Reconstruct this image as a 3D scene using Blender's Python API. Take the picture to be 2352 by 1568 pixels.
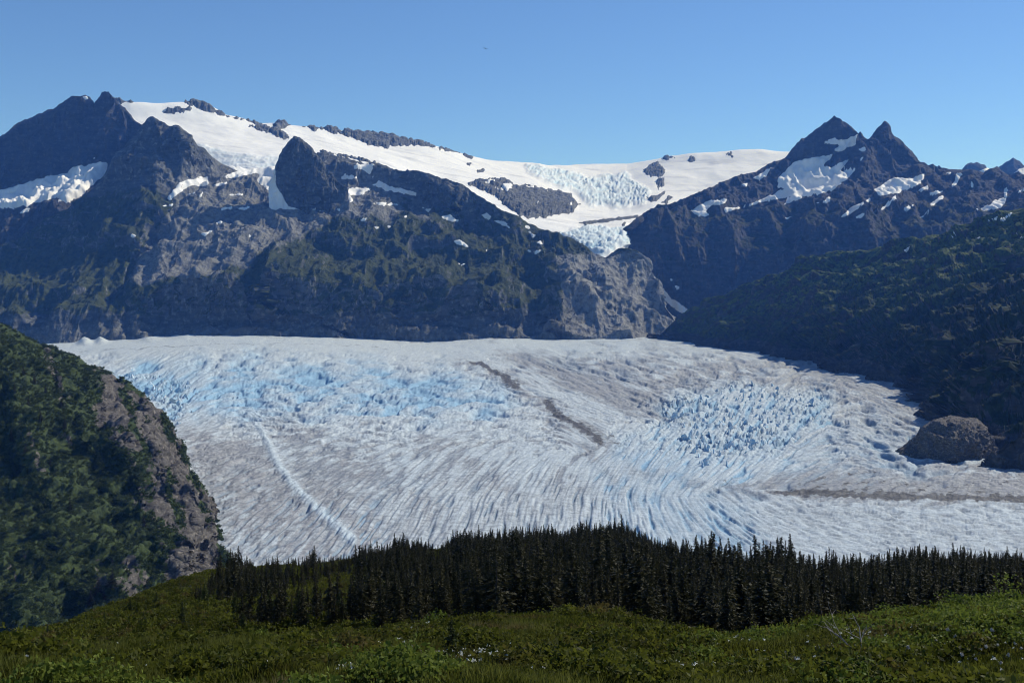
import bpy, math, random
import numpy as np
from mathutils import Vector

# ----------------------------------------------------------------------------
# camera, sky, sun, exposure
# ----------------------------------------------------------------------------
sc = bpy.context.scene
COL = sc.collection
for o in list(bpy.data.objects):
    bpy.data.objects.remove(o)

W, H, F, HOR = 2352.0, 1568.0, 2522.0, 650.0      # reference frame in which distances were measured
PITCH = math.atan((H / 2 - HOR) / F)
cam_d = bpy.data.cameras.new('camera')
cam = bpy.data.objects.new('camera', cam_d)
COL.objects.link(cam)
cam_d.sensor_fit = 'HORIZONTAL'
cam_d.angle = 2 * math.atan(W / 2 / F)
cam_d.clip_start = 0.5
cam_d.clip_end = 90000
cam.location = (0, 0, 0)
cam.rotation_euler = (math.pi / 2 - PITCH, 0, 0)
sc.camera = cam

SUN_AZ, SUN_EL = math.radians(55), math.radians(39)
SUN = Vector((math.sin(SUN_AZ) * math.cos(SUN_EL), math.cos(SUN_AZ) * math.cos(SUN_EL), math.sin(SUN_EL)))
world = bpy.data.worlds.new('World')
sc.world = world
world.use_nodes = True
wn = world.node_tree
bg = wn.nodes['Background']
sky = wn.nodes.new('ShaderNodeTexSky')
sky.sky_type = 'NISHITA'
sky.sun_disc = False
sky.sun_elevation = SUN_EL
sky.sun_rotation = SUN_AZ
sky.altitude = 2000
sky.air_density = 0.8
sky.dust_density = 0.0
sky.ozone_density = 8.0
wn.links.new(sky.outputs[0], bg.inputs[0])
bg.inputs[1].default_value = 0.145

sun_d = bpy.data.lights.new('sun', 'SUN')
sun_d.energy = 4.7
sun_d.angle = math.radians(0.53)
sun_d.color = (1.0, 0.965, 0.90)
sun = bpy.data.objects.new('sun', sun_d)
COL.objects.link(sun)
sun.rotation_euler = SUN.to_track_quat('Z', 'Y').to_euler()

vs = sc.view_settings
vs.view_transform = 'Standard'
vs.look = 'None'
vs.exposure = 0.0
vs.gamma = 1.0
vs.use_curve_mapping = False
cy = sc.cycles
cy.max_bounces = 4
cy.diffuse_bounces = 2
cy.glossy_bounces = 1
cy.transmission_bounces = 2
cy.volume_bounces = 0
cy.transparent_max_bounces = 6
cy.use_denoising = True
cy.use_adaptive_sampling = True
cy.adaptive_threshold = 0.01
cy.pixel_filter_type = 'BLACKMAN_HARRIS'
cy.filter_width = 1.05

# ----------------------------------------------------------------------------
# numeric helpers
# ----------------------------------------------------------------------------
rng = np.random.default_rng(7)
_perm = rng.permutation(512).astype(np.int64)
_perm = np.concatenate([_perm, _perm, _perm])
_g2 = np.stack([np.cos(np.arange(64) * 2 * np.pi / 64), np.sin(np.arange(64) * 2 * np.pi / 64)], 1)
_g3 = rng.normal(size=(512, 3)); _g3 /= np.linalg.norm(_g3, axis=1)[:, None]


def perlin2(x, y, seed=0):
    x = np.asarray(x, float) + seed * 17.137; y = np.asarray(y, float) + seed * 9.731
    xi = np.floor(x).astype(np.int64); yi = np.floor(y).astype(np.int64)
    xf = x - xi; yf = y - yi
    u = xf * xf * xf * (xf * (xf * 6 - 15) + 10); v = yf * yf * yf * (yf * (yf * 6 - 15) + 10)
    def g(ix, iy, dx, dy):
        h = _perm[(_perm[ix & 511] + iy) & 511] & 63
        return _g2[h, 0] * dx + _g2[h, 1] * dy
    a = g(xi, yi, xf, yf); b = g(xi + 1, yi, xf - 1, yf)
    c = g(xi, yi + 1, xf, yf - 1); d = g(xi + 1, yi + 1, xf - 1, yf - 1)
    return (a + u * (b - a) + v * ((c + u * (d - c)) - (a + u * (b - a)))) * 1.5


def perlin3(p, seed=0):
    q = p + np.array([13.7, 5.3, 9.1]) * seed
    i = np.floor(q).astype(np.int64); f = q - i
    w = f * f * f * (f * (f * 6 - 15) + 10)
    def g(ox, oy, oz):
        h = _perm[(_perm[(_perm[(i[..., 0] + ox) & 511] + i[..., 1] + oy) & 511] + i[..., 2] + oz) & 511]
        v = _g3[h]
        return v[..., 0] * (f[..., 0] - ox) + v[..., 1] * (f[..., 1] - oy) + v[..., 2] * (f[..., 2] - oz)
    wx, wy, wz = w[..., 0], w[..., 1], w[..., 2]
    x00 = g(0, 0, 0) * (1 - wx) + g(1, 0, 0) * wx; x10 = g(0, 1, 0) * (1 - wx) + g(1, 1, 0) * wx
    x01 = g(0, 0, 1) * (1 - wx) + g(1, 0, 1) * wx; x11 = g(0, 1, 1) * (1 - wx) + g(1, 1, 1) * wx
    return ((x00 * (1 - wy) + x10 * wy) * (1 - wz) + (x01 * (1 - wy) + x11 * wy) * wz) * 1.6


def fbm3(p, octaves=5, gain=0.5, seed=0, ridged=False):
    s = 0; a = 1.0; t = 0
    for k in range(octaves):
        n = perlin3(p * (2.03 ** k), seed + k)
        s = s + a * ((1 - 2 * np.abs(n)) if ridged else n); t += a; a *= gain
    return s / t


def crags(p, octaves=6, gain=0.55, seed=0):
    """sharp branching ridges whose detail gathers on the ridges; about zero mean"""
    s = 0; a = 1.0; t = 0; w = 1.0
    for k in range(octaves):
        n = (1 - np.abs(perlin3(p * (2.07 ** k), seed + k) * 1.25).clip(0, 1)) ** 2 * w
        w = np.clip(n * 1.9, 0.15, 1)
        s = s + a * n; t += a * 0.62; a *= gain
    return s / t - 0.75


def fbm2(x, y, octaves=5, gain=0.5, seed=0, ridged=False):
    s = 0; a = 1.0; t = 0
    for k in range(octaves):
        n = perlin2(x * 2.03 ** k, y * 2.03 ** k, seed + k)
        s = s + a * ((1 - 2 * np.abs(n)) if ridged else n); t += a; a *= gain
    return s / t


def sstep(a, b, x):
    t = np.clip((x - a) / (b - a), 0, 1)
    return t * t * (3 - 2 * t)


def at(px, py, Y):
    """point at forward distance Y seen in direction (px, py) of the survey frame"""
    a = (np.asarray(px, float) - W / 2) / F; b = -(np.asarray(py, float) - H / 2) / F
    dy = math.cos(PITCH) + b * math.sin(PITCH); dz = -math.sin(PITCH) + b * math.cos(PITCH)
    return np.stack([a / dy * Y, Y + 0 * a, dz / dy * Y], -1)


def toframe(P):
    x, y, z = P[..., 0], P[..., 1], P[..., 2]
    f = y * math.cos(PITCH) - z * math.sin(PITCH); u = y * math.sin(PITCH) + z * math.cos(PITCH)
    f = np.maximum(f, 1e-3)
    return W / 2 + F * x / f, H / 2 - F * u / f


def poly_sd(poly, x, y):
    """signed distance to a closed polygon, positive inside"""
    poly = np.asarray(poly, float); n = len(poly)
    best = np.full(x.shape, 1e18); ins = np.zeros(x.shape, bool)
    for i in range(n):
        x1, y1 = poly[i]; x2, y2 = poly[(i + 1) % n]
        ex, ey = x2 - x1, y2 - y1
        t = np.clip(((x - x1) * ex + (y - y1) * ey) / (ex * ex + ey * ey + 1e-12), 0, 1)
        best = np.minimum(best, (x - x1 - t * ex) ** 2 + (y - y1 - t * ey) ** 2)
        if y1 != y2:
            c = ((y1 > y) != (y2 > y)) & (x < (x2 - x1) * (y - y1) / (y2 - y1) + x1)
            ins ^= c
    d = np.sqrt(best)
    return np.where(ins, d, -d)


def line_d(pts, x, y):
    """signed distance to an open polyline (positive on its right-hand side in the frame) and position along it"""
    pts = np.asarray(pts, float)
    best = np.full(x.shape, 1e18); sgn = np.ones(x.shape); pos = np.zeros(x.shape)
    L = np.linalg.norm(np.diff(pts, axis=0), axis=1); cum = np.concatenate([[0], np.cumsum(L)])
    for i in range(len(pts) - 1):
        x1, y1 = pts[i]; x2, y2 = pts[i + 1]
        ex, ey = x2 - x1, y2 - y1
        t = np.clip(((x - x1) * ex + (y - y1) * ey) / (ex * ex + ey * ey), 0, 1)
        d = (x - x1 - t * ex) ** 2 + (y - y1 - t * ey) ** 2
        m = d < best
        best = np.where(m, d, best); pos = np.where(m, (cum[i] + t * L[i]) / cum[-1], pos)
        sgn = np.where(m, np.where((x - x1) * ey - (y - y1) * ex > 0, 1.0, -1.0), sgn)
    return np.sqrt(best) * sgn, pos


def pchip_rows(Pk, counts):
    """Pk: (K, nx, 3) section curves -> (rows, nx, 3), smooth and monotone between the curves"""
    D = np.diff(Pk, axis=0)
    M = np.zeros_like(Pk)
    s0, s1 = D[:-1], D[1:]
    same = s0 * s1 > 0
    M[1:-1] = np.where(same, 2 * s0 * s1 / np.where(same, s0 + s1, 1), 0)
    M[0] = D[0]; M[-1] = D[-1]
    out = []
    for k, n in enumerate(counts):
        last = k == len(counts) - 1
        t = (np.arange(n + (1 if last else 0)) / n)[:, None, None]
        h00 = 2 * t ** 3 - 3 * t ** 2 + 1; h10 = t ** 3 - 2 * t ** 2 + t
        h01 = -2 * t ** 3 + 3 * t ** 2; h11 = t ** 3 - t ** 2
        out.append(h00 * Pk[k] + h10 * M[k] + h01 * Pk[k + 1] + h11 * M[k + 1])
    return np.concatenate(out, 0)


def grid_normals(P):
    du = np.gradient(P, axis=1); dv = np.gradient(P, axis=0)
    n = np.cross(du, dv)
    n /= np.linalg.norm(n, axis=-1)[..., None] + 1e-9
    s = np.sign(n[..., 2:3]); s[s == 0] = 1
    return n * s


def link(name, me, mat=None, parent=None):
    o = bpy.data.objects.new(name, me)
    COL.objects.link(o)
    if mat is not None:
        if not me.materials:
            me.materials.append(mat)
    if parent is not None:
        o.parent = parent
    return o


def mesh_np(name, V, faces, smooth=True, attrs=None, mat=None):
    """faces: (n, k) int array with one k for all"""
    me = bpy.data.meshes.new(name)
    V = np.asarray(V, np.float32); faces = np.asarray(faces, np.int32)
    n, k = faces.shape
    me.vertices.add(len(V)); me.vertices.foreach_set('co', V.ravel())
    me.loops.add(n * k); me.loops.foreach_set('vertex_index', faces.ravel())
    me.polygons.add(n)
    me.polygons.foreach_set('loop_start', np.arange(0, n * k, k, dtype=np.int32))
    me.polygons.foreach_set('loop_total', np.full(n, k, dtype=np.int32))
    me.polygons.foreach_set('use_smooth', np.full(n, smooth, dtype=bool))
    for an, av in (attrs or {}).items():
        a = me.attributes.new(an, 'FLOAT', 'POINT')
        a.data.foreach_set('value', np.asarray(av, np.float32).ravel())
    me.update(calc_edges=True)
    if mat:
        me.materials.append(mat)
    return me


def grid_faces(r, c):
    i = np.arange(r * c).reshape(r, c)
    return np.stack([i[:-1, :-1], i[:-1, 1:], i[1:, 1:], i[1:, :-1]], -1).reshape(-1, 4)


class Patch:
    """a piece of terrain lofted through surveyed section lines (near/low line first)"""
    def __init__(self, curves, px0, px1, res=2.2, back=(900, 500), backs=6):
        nx = int((px1 - px0) / res) + 1
        px = np.linspace(px0, px1, nx); self.px = px
        Pk = []; pys = []
        for c in curves:
            c = np.asarray(c, float)
            py = np.interp(px, c[:, 0], c[:, 1]); Y = np.interp(px, c[:, 0], c[:, 2])
            Pk.append(at(px, py, Y)); pys.append(py)
        counts = [max(3, int(np.percentile(np.abs(pys[k + 1] - pys[k]), 92) / res)) for k in range(len(curves) - 1)]
        top = Pk[-1]
        if back:
            Pb = top.copy(); Pb[:, 1] += back[0]; Pb[:, 0] *= (top[:, 1] + back[0]) / top[:, 1]; Pb[:, 2] -= back[1]
            Pm = top * 0.55 + Pb * 0.45; Pm[:, 2] -= back[1] * 0.12
            Pk += [Pm, Pb]; counts += [backs, backs]
        self.P = pchip_rows(np.array(Pk), counts)
        self.front_rows = sum(counts[:len(curves) - 1])
        self.base()

    def base(self):
        self.N = grid_normals(self.P)
        self.fx, self.fy = toframe(self.P)

    def push(self, h, d=None):
        """move by h along the normal (or along direction d)"""
        self.P = self.P + (self.N if d is None else np.asarray(d, float)) * np.asarray(h)[..., None]

    def crest(self, lo, width):
        k = self.front_rows; w = np.full(self.P.shape[0], lo)
        w[:k + 1] = lo + (1 - lo) * sstep(0, width, k - np.arange(k + 1))
        return w[:, None]

    def rib(self, pts, amp, wl, wr, taper=0.12):
        """spur along a line: steep on its left (wl), gentle on its right (wr)"""
        wob = fbm2(self.fx / 45, self.fy / 45, 3, seed=3) * min(wl, wr) * 0.9
        d, pos = line_d(pts, self.fx + wob, self.fy)
        f = np.where(d > 0, np.exp(-np.abs(d) / wr), np.exp(-(d / wl) ** 2))
        f = f * sstep(0, taper, pos + 0.02) * (1 - sstep(1 - taper, 1.02, pos) * 0.8)
        self.push(amp * f * self.crest(0.0, 24), (0.12, -0.75, 0.35))

    def jag(self, amp, scale, seed):
        """break the crest line into teeth and notches"""
        w = 1 - self.crest(0.0, 9)
        n = fbm2(self.P[..., 0] / scale, self.P[..., 1] / (scale * 3), 4, 0.6, seed, True)
        self.push(w * amp * (n - 0.1), (0, 0, 1))

    def obj(self, name, mat, attrs=None, smooth=True, rows=None):
        r, c = self.P.shape[:2]
        me = mesh_np(name, self.P.reshape(-1, 3), grid_faces(r, c), smooth, attrs, mat)
        o = link(name, me)
        o['kind'] = 'structure'
        return o

    def drape(self, name, poly, mat, parent, lift=5.0, ramp=4.0, wob=3.0, wl=22.0, attrs=None, seed=0, rough=0.0, smooth=True, minlift=-2.0):
        """a sheet of snow, ice or rock lying on this terrain inside an outline; it runs down into the ground at its rim"""
        fx, fy = self.cfx, self.cfy
        poly = np.asarray(poly, float)
        x0, y0 = poly.min(0) - 14; x1, y1 = poly.max(0) + 14
        near = (fx > x0) & (fx < x1) & (fy > y0) & (fy < y1)
        near[self.front_rows + 2:, :] = False
        rr, cc = np.where(near)
        if len(rr) < 4:
            return None
        r0, r1, c0, c1 = rr.min(), rr.max() + 1, cc.min(), cc.max() + 1
        X = fx[r0:r1, c0:c1]; Yf = fy[r0:r1, c0:c1]
        sd = poly_sd(poly, X, Yf) + wob * (perlin2(X / wl, Yf / wl, seed) + 0.6 * perlin2(X / wl * 2.7, Yf / wl * 2.7, seed + 3))
        P = self.P[r0:r1, c0:c1].copy()
        l = np.clip(sd / ramp, minlift / lift, 1.0) * lift
        P[..., 2] += l * 0.8; P[..., 1] -= l * 0.6
        if rough:
            m = sstep(0, ramp * 2, sd)
            n = fbm3(P / 150.0, 5, 0.55, seed, True)
            P[..., 2] += m * rough * n; P[..., 1] -= m * rough * n * 0.7
        keep = sd > minlift / lift * ramp * 1.0 - 2.5
        f = grid_faces(*sd.shape)
        kf = keep.ravel()[f].any(1)
        f = f[kf]
        if not len(f):
            return None
        used, inv = np.unique(f, return_inverse=True)
        at_ = {k: v[r0:r1, c0:c1].ravel()[used] for k, v in (attrs or {}).items()}
        me = mesh_np(name, P.reshape(-1, 3)[used], inv.reshape(f.shape), smooth, at_, mat)
        return link(name, me, None, parent)

    def settle(self):
        self.cfx, self.cfy = toframe(self.P)
        self.N = grid_normals(self.P)


# ----------------------------------------------------------------------------
# materials
# ----------------------------------------------------------------------------
class MB:
    def __init__(self, name):
        self.m = bpy.data.materials.new(name)
        self.m.use_nodes = True
        self.t = self.m.node_tree
        self.b = self.t.nodes['Principled BSDF']
        self.b.inputs['Roughness'].default_value = 0.95
        self.b.inputs['Specular IOR Level'].default_value = 0.1

    def n(self, typ, **kw):
        nd = self.t.nodes.new(typ)
        for k, v in kw.items():
            setattr(nd, k, v)
        return nd

    def l(self, a, b):
        self.t.links.new(a, b)

    def pos(self):
        return self.n('ShaderNodeNewGeometry').outputs['Position']

    def noise(self, scale, detail=6, rough=0.6, vec=None, stretch=None):
        nd = self.n('ShaderNodeTexNoise')
        nd.inputs['Scale'].default_value = scale
        nd.inputs['Detail'].default_value = detail
        nd.inputs['Roughness'].default_value = rough
        v = vec if vec is not None else self.pos()
        if stretch is not None:
            mp = self.n('ShaderNodeMapping'); mp.inputs['Scale'].default_value = stretch
            self.l(v, mp.inputs['Vector']); v = mp.outputs[0]
        self.l(v, nd.inputs['Vector'])
        return nd.outputs['Fac']

    def ramp(self, fac, stops):
        r = self.n('ShaderNodeValToRGB')
        e = r.color_ramp.elements
        while len(e) < len(stops):
            e.new(0.5)
        for i, (p, c) in enumerate(stops):
            e[i].position = p; e[i].color = (*c, 1) if len(c) == 3 else c
        self.l(fac, r.inputs[0])
        return r.outputs[0]

    def attr(self, name):
        return self.n('ShaderNodeAttribute', attribute_name=name).outputs['Fac']

    def math(self, op, a, b=None, clamp=False):
        nd = self.n('ShaderNodeMath', operation=op, use_clamp=clamp)
        for i, v in enumerate((a, b)):
            if v is None:
                continue
            if isinstance(v, (int, float)):
                nd.inputs[i].default_value = v
            else:
                self.l(v, nd.inputs[i])
        return nd.outputs[0]

    def step(self, v, lo, hi):
        nd = self.n('ShaderNodeMapRange', interpolation_type='SMOOTHSTEP')
        self.l(v, nd.inputs['Value'])
        nd.inputs['From Min'].default_value = lo; nd.inputs['From Max'].default_value = hi
        return nd.outputs[0]

    def mix(self, fac, a, b):
        nd = self.n('ShaderNodeMix', data_type='RGBA')
        ins = [i for i in nd.inputs if i.type == 'RGBA']
        if isinstance(fac, (int, float)):
            nd.inputs[0].default_value = fac
        else:
            self.l(fac, nd.inputs[0])
        for i, v in zip(ins, (a, b)):
            if isinstance(v, tuple):
                i.default_value = (*v, 1)
            else:
                self.l(v, i)
        return [o for o in nd.outputs if o.type == 'RGBA'][0]

    def color(self, c):
        if isinstance(c, tuple):
            self.b.inputs['Base Color'].default_value = (*c, 1)
        else:
            self.l(c, self.b.inputs['Base Color'])

    def bump(self, h, dist, strength=1.0):
        nd = self.n('ShaderNodeBump')
        nd.inputs['Strength'].default_value = strength
        nd.inputs['Distance'].default_value = dist
        self.l(h, nd.inputs['Height'])
        self.l(nd.outputs[0], self.b.inputs['Normal'])


def mountain_mat(name, rock_a, rock_b, rock_c, veg_a, veg_b, size=1.0, bump=7.0, grass=None):
    """bare rock and low green cover; the 'veg' attribute says where plants grow"""
    m = MB(name)
    big = m.noise(0.004 / size, 5, 0.6)
    fine = m.noise(0.035 / size, 7, 0.7)
    strata = m.noise(0.02 / size, 5, 0.65, stretch=(0.6, 0.6, 2.6))
    rock = m.mix(m.step(strata, 0.35, 0.65), rock_a, rock_b)
    rock = m.mix(m.step(fine, 0.5, 0.72), rock, rock_c)
    veg = m.mix(m.step(fine, 0.38, 0.62), veg_a, veg_b)
    if grass:
        veg = m.mix(m.math('MULTIPLY', m.attr('grassy_lit'), m.step(fine, 0.34, 0.58)), veg, grass)
    v = m.math('ADD', m.attr('veg'), m.math('MULTIPLY', m.math('SUBTRACT', fine, 0.5), 1.1))
    v = m.math('ADD', v, m.math('MULTIPLY', m.math('SUBTRACT', big, 0.5), 0.5))
    rock = m.mix(m.math('MULTIPLY', m.attr('scour_lit'), m.step(fine, 0.3, 0.6)), rock, (0.25, 0.252, 0.245))
    m.color(m.mix(m.step(v, 0.42, 0.6), rock, veg))
    h = m.math('ADD', m.noise(0.018 / size, 9, 0.68), m.math('MULTIPLY', m.noise(0.05 / size, 6, 0.7, stretch=(1, 1, 0.45)), 0.5))
    m.bump(h, bump * size * 1.15, 1.0)
    return m.m


def snow_mat(name, clean, grey, blue, scale=1.0, bump=2.0):
    m = MB(name)
    n = m.noise(0.006 * scale, 6, 0.6, stretch=(0.45, 1.2, 1.0))
    c = m.mix(m.step(n, 0.5, 0.72), clean, grey)
    c = m.mix(m.attr('blue'), c, blue)
    m.color(c)
    m.b.inputs['Roughness'].default_value = 0.8
    m.bump(m.noise(0.02 * scale, 6, 0.6), bump, 0.8)
    return m.m


M_ROCK = mountain_mat('massif_rock', (0.044, 0.050, 0.050), (0.092, 0.099, 0.097), (0.23, 0.235, 0.226), (0.022, 0.031, 0.011), (0.055, 0.066, 0.022))
M_DARKROCK = mountain_mat('horn_rock', (0.030, 0.033, 0.036), (0.058, 0.059, 0.060), (0.12, 0.115, 0.112), (0.018, 0.025, 0.011), (0.036, 0.044, 0.018))
M_GREEN = mountain_mat('valley_wall', (0.036, 0.036, 0.036), (0.065, 0.062, 0.058), (0.15, 0.135, 0.12), (0.011, 0.019, 0.009), (0.030, 0.043, 0.016), size=0.45, bump=6, grass=(0.10, 0.128, 0.03))  # dark plant colours carry the lower wall's shade as well as alder
M_NEAR = mountain_mat('near_slope', (0.055, 0.051, 0.048), (0.12, 0.110, 0.100), (0.25, 0.225, 0.20), (0.026, 0.040, 0.015), (0.055, 0.075, 0.027), size=0.16, bump=9)
M_KNOB = mountain_mat('knob_rock', (0.06, 0.056, 0.054), (0.14, 0.128, 0.117), (0.32, 0.29, 0.255), (0.02, 0.03, 0.012), (0.05, 0.06, 0.02), size=0.1, bump=9)
M_SNOW = snow_mat('snow', (0.86, 0.86, 0.86), (0.64, 0.645, 0.66), (0.27, 0.51, 0.68))
M_PATCH = snow_mat('snow_patch', (0.84, 0.84, 0.84), (0.74, 0.74, 0.75), (0.5, 0.7, 0.8))
M_OUT = mountain_mat('outcrop_rock', (0.07, 0.075, 0.074), (0.13, 0.136, 0.132), (0.27, 0.275, 0.265), (0.05, 0.05, 0.03), (0.06, 0.06, 0.03))

# ----------------------------------------------------------------------------
# the land, far to near
# ----------------------------------------------------------------------------
ICE_Z = -270.0


def iceY(py):
    """forward distance at which the level glacier surface is seen at height py of the frame"""
    return at(np.asarray(W / 2), np.asarray(py, float), 1.0)[..., 2] ** -1 * ICE_Z


def ridge_detail(p, scale, amp, octv=7, seed=1, gain=0.55, gully=0.35, fall=(1.0, 0.3, 0.3)):
    """crags all over plus gullies drawn out along the fall line"""
    P = p.P
    n = crags(P / scale, octv, gain, seed)
    g = crags(P * np.array(fall) / (scale * 0.5), 5, 0.55, seed + 11)
    w = p.crest(0.3, 20)
    p.push(w * amp * 1.35 * (n * (1 - gully) + g * gully))


def veg_mask(p, zlo, zhi, slope0=0.62, slope1=0.84, fade=80, seed=5, scale=160.0):
    z = p.P[..., 2]
    Ns = p.N[..., 2]
    v = sstep(slope0, slope1, Ns) * sstep(zlo, zlo + fade, z) * (1 - sstep(zhi - fade * 2, zhi, z))
    return np.clip(v * 1.15 + 0.55 * fbm3(p.P / scale, 4, 0.55, seed) * (v > 0.02), 0, 1)


# ground sheet under everything
g = 26000
me = mesh_np('ground', [(-g, -3000, -520), (g, -3000, -520), (g, 34000, -520), (-g, 34000, -520)], [(0, 1, 2, 3)], False, None, M_ROCK)
o = link('ground', me); o['kind'] = 'structure'

# --- far peaks at the right edge of the horizon --------------------------------
far = Patch([[(2170, 470, 13000), (2420, 470, 13000)],
             [(2170, 420, 13300), (2420, 420, 13300)],
             [(2170, 395, 13600), (2208, 393, 13600), (2221, 377, 13600), (2245, 374, 13600), (2262, 381, 13600), (2272, 390, 13700), (2296, 384, 13700), (2312, 374, 13600), (2328, 363, 13600), (2345, 376, 13600), (2380, 395, 13700), (2420, 400, 13700)]], 2170, 2420, 2.0)
ridge_detail(far, 300, 40, 6, 4); far.jag(22, 90, 3); far.settle()
far_o = far.obj('mountain_far_right', M_DARKROCK, {'veg': np.zeros(far.P.shape[:2])}, False)
for k, pl in enumerate([[(2180, 420), (2215, 392), (2232, 396), (2268, 386), (2285, 392), (2300, 398), (2300, 430), (2180, 440)],
                        [(2300, 430), (2320, 402), (2340, 390), (2352, 386), (2352, 425)]]):
    far.drape('snow_field', pl, M_PATCH, far_o, 8, 3, 3, seed=20 + k)

# --- icefield: snow ridge on the left, dome and icefall in the middle ---------
ice_sky = [(240, 250, 8100), (262, 226, 8100), (300, 232, 8150), (360, 234, 8300), (425, 232, 8500), (455, 236, 8600), (490, 248, 8700), (520, 265, 8800), (560, 272, 8900), (597, 285, 9000), (640, 283, 9000), (700, 290, 9100), (784, 300, 9300), (884, 312, 9600), (1001, 336, 9900), (1061, 352, 10100), (1120, 368, 10300), (1200, 378, 10700), (1280, 380, 11200), (1380, 380, 11600), (1440, 378, 11700), (1500, 369, 11700), (1540, 360, 11600), (1600, 351, 11500), (1680, 346, 11500), (1750, 343, 11500), (1810, 346, 11500), (1880, 352, 11600)]
ice_c = [
    [(240, 420, 7100), (500, 440, 7150), (640, 450, 7150), (870, 440, 7300), (1000, 470, 7100), (1130, 530, 6900), (1230, 560, 6700), (1330, 600, 6550), (1400, 610, 6500), (1432, 610, 6600), (1446, 590, 7350), (1500, 560, 7600), (1600, 520, 8000), (1880, 520, 8000)],
    [(240, 395, 7250), (500, 392, 7350), (640, 400, 7350), (870, 400, 7600), (1000, 430, 7500), (1130, 490, 7300), (1230, 520, 7050), (1330, 548, 6900), (1400, 560, 6850), (1432, 560, 6900), (1446, 555, 7420), (1500, 510, 7800), (1600, 490, 8400), (1880, 480, 8500)],
    [(240, 340, 7600), (500, 345, 7750), (640, 352, 7850), (870, 372, 8000), (1000, 405, 8200), (1130, 450, 8000), (1230, 490, 7700), (1330, 503, 7800), (1400, 504, 7900), (1450, 500, 8000), (1500, 480, 8500), (1600, 460, 9300), (1880, 440, 9500)],
    [(240, 300, 7800), (500, 315, 8150), (640, 330, 8300), (870, 355, 8700), (1000, 380, 8900), (1130, 410, 8900), (1230, 440, 8800), (1330, 470, 8900), (1400, 474, 9100), (1450, 470, 9200), (1500, 450, 9500), (1600, 430, 10000), (1880, 410, 10300)],
    [(240, 270, 7950), (500, 280, 8450), (640, 300, 8700), (870, 335, 9200), (1000, 362, 9400), (1130, 388, 9700), (1230, 402, 9950), (1330, 418, 10200), (1400, 420, 10400), (1450, 412, 10500), (1500, 400, 10600), (1600, 385, 10800), (1880, 372, 11000)],
    ice_sky]
icf = Patch(ice_c, 240, 1880, 2.1, back=(1200, 300))
icf.push(34 * fbm3(icf.P / 700, 4, 0.5, 2))
ICEFALL = [(1211, 381), (1267, 389), (1331, 404), (1351, 414), (1401, 404), (1437, 400), (1455, 420), (1490, 440), (1480, 465), (1415, 475), (1381, 470), (1358, 470), (1340, 455), (1325, 441), (1290, 431), (1245, 410), (1215, 391)]
TONGUE = [(1285, 540), (1345, 522), (1401, 527), (1455, 524), (1455, 560), (1417, 565), (1384, 590), (1340, 570)]
icf.base()
ib = sstep(-9, 5, poly_sd(ICEFALL, icf.fx, icf.fy) + 5 * perlin2(icf.fx / 25, icf.fy / 14))
ibt = sstep(-9, 5, poly_sd(TONGUE, icf.fx, icf.fy) + 5 * perlin2(icf.fx / 25, icf.fy / 14, 2))
LOWER = [(455, 331), (495, 343), (567, 358), (640, 362), (640, 400), (560, 420), (480, 380)]
ibl = sstep(-6, 5, poly_sd(LOWER, icf.fx, icf.fy) + 5 * perlin2(icf.fx / 25, icf.fy / 10, 4))
cre = fbm3(icf.P * np.array([0.5, 1, 1]) / 55, 5, 0.62, 8, True)
icf.push(np.maximum(ib, ibt) * 42 * cre + ibl * 14 * cre)
icf.settle()
iblue = np.clip((0.95 * ib + 1.1 * ibt + 0.5 * ibl) * (0.75 - 0.7 * cre), 0, 0.9)
icf_o = icf.obj('icefield', M_SNOW, {'blue': iblue})
OUTCROPS = [
    [(377, 258), (383, 250), (417, 247), (443, 249), (425, 256), (400, 261)],
    [(425, 226), (450, 228), (487, 240), (493, 248), (520, 265), (500, 263), (473, 255), (447, 246), (433, 240), (425, 235)],
    [(257, 206), (283, 218), (320, 228), (330, 233), (273, 236), (257, 228)],
    [(520, 266), (560, 271), (600, 284), (597, 288), (560, 276), (530, 271)],
    [(572, 291), (597, 285), (627, 293), (633, 276), (653, 275), (670, 285), (657, 295), (647, 300), (665, 315), (653, 320), (610, 303), (587, 296)],
    [(673, 281), (710, 286), (720, 278), (784, 293), (784, 308), (763, 306), (733, 295), (723, 300), (700, 291)],
    [(784, 294), (884, 304), (1001, 331), (1011, 343), (977, 338), (951, 333), (924, 336), (897, 335), (894, 340), (867, 340), (831, 325), (801, 315), (784, 311)],
    [(1011, 335), (1061, 349), (1091, 362), (1084, 365), (1051, 352), (1011, 341)],
    [(1067, 421), (1104, 412), (1161, 410), (1181, 423), (1207, 425), (1267, 436), (1304, 441), (1331, 468), (1317, 486), (1284, 492), (1224, 503), (1191, 495), (1167, 478), (1134, 448), (1101, 435)],
    [(1096, 391), (1112, 386), (1114, 396), (1100, 397)],
    [(1060, 372), (1085, 375), (1078, 380)],
    [(1477, 395), (1497, 374), (1511, 373), (1529, 391), (1514, 407), (1494, 403)],
    [(1505, 411), (1524, 407), (1529, 421), (1511, 436)],
    [(1482, 458), (1527, 439), (1519, 452), (1500, 464)],
    [(1521, 466), (1534, 449), (1546, 454), (1531, 469)],
    [(1518, 362), (1535, 355), (1550, 362), (1535, 367)],
    [(1573, 369), (1595, 359), (1603, 371), (1588, 375)],
    [(1668, 356), (1680, 351), (1682, 359)],
    [(730, 345), (784, 352), (860, 372), (860, 377), (780, 358), (740, 352)],
]
for k, pl in enumerate(OUTCROPS):
    icf.drape('rock_outcrop', pl, M_OUT, icf_o, 10, 5, 4.5, 12, None, 30 + k, 30, False)
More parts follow.
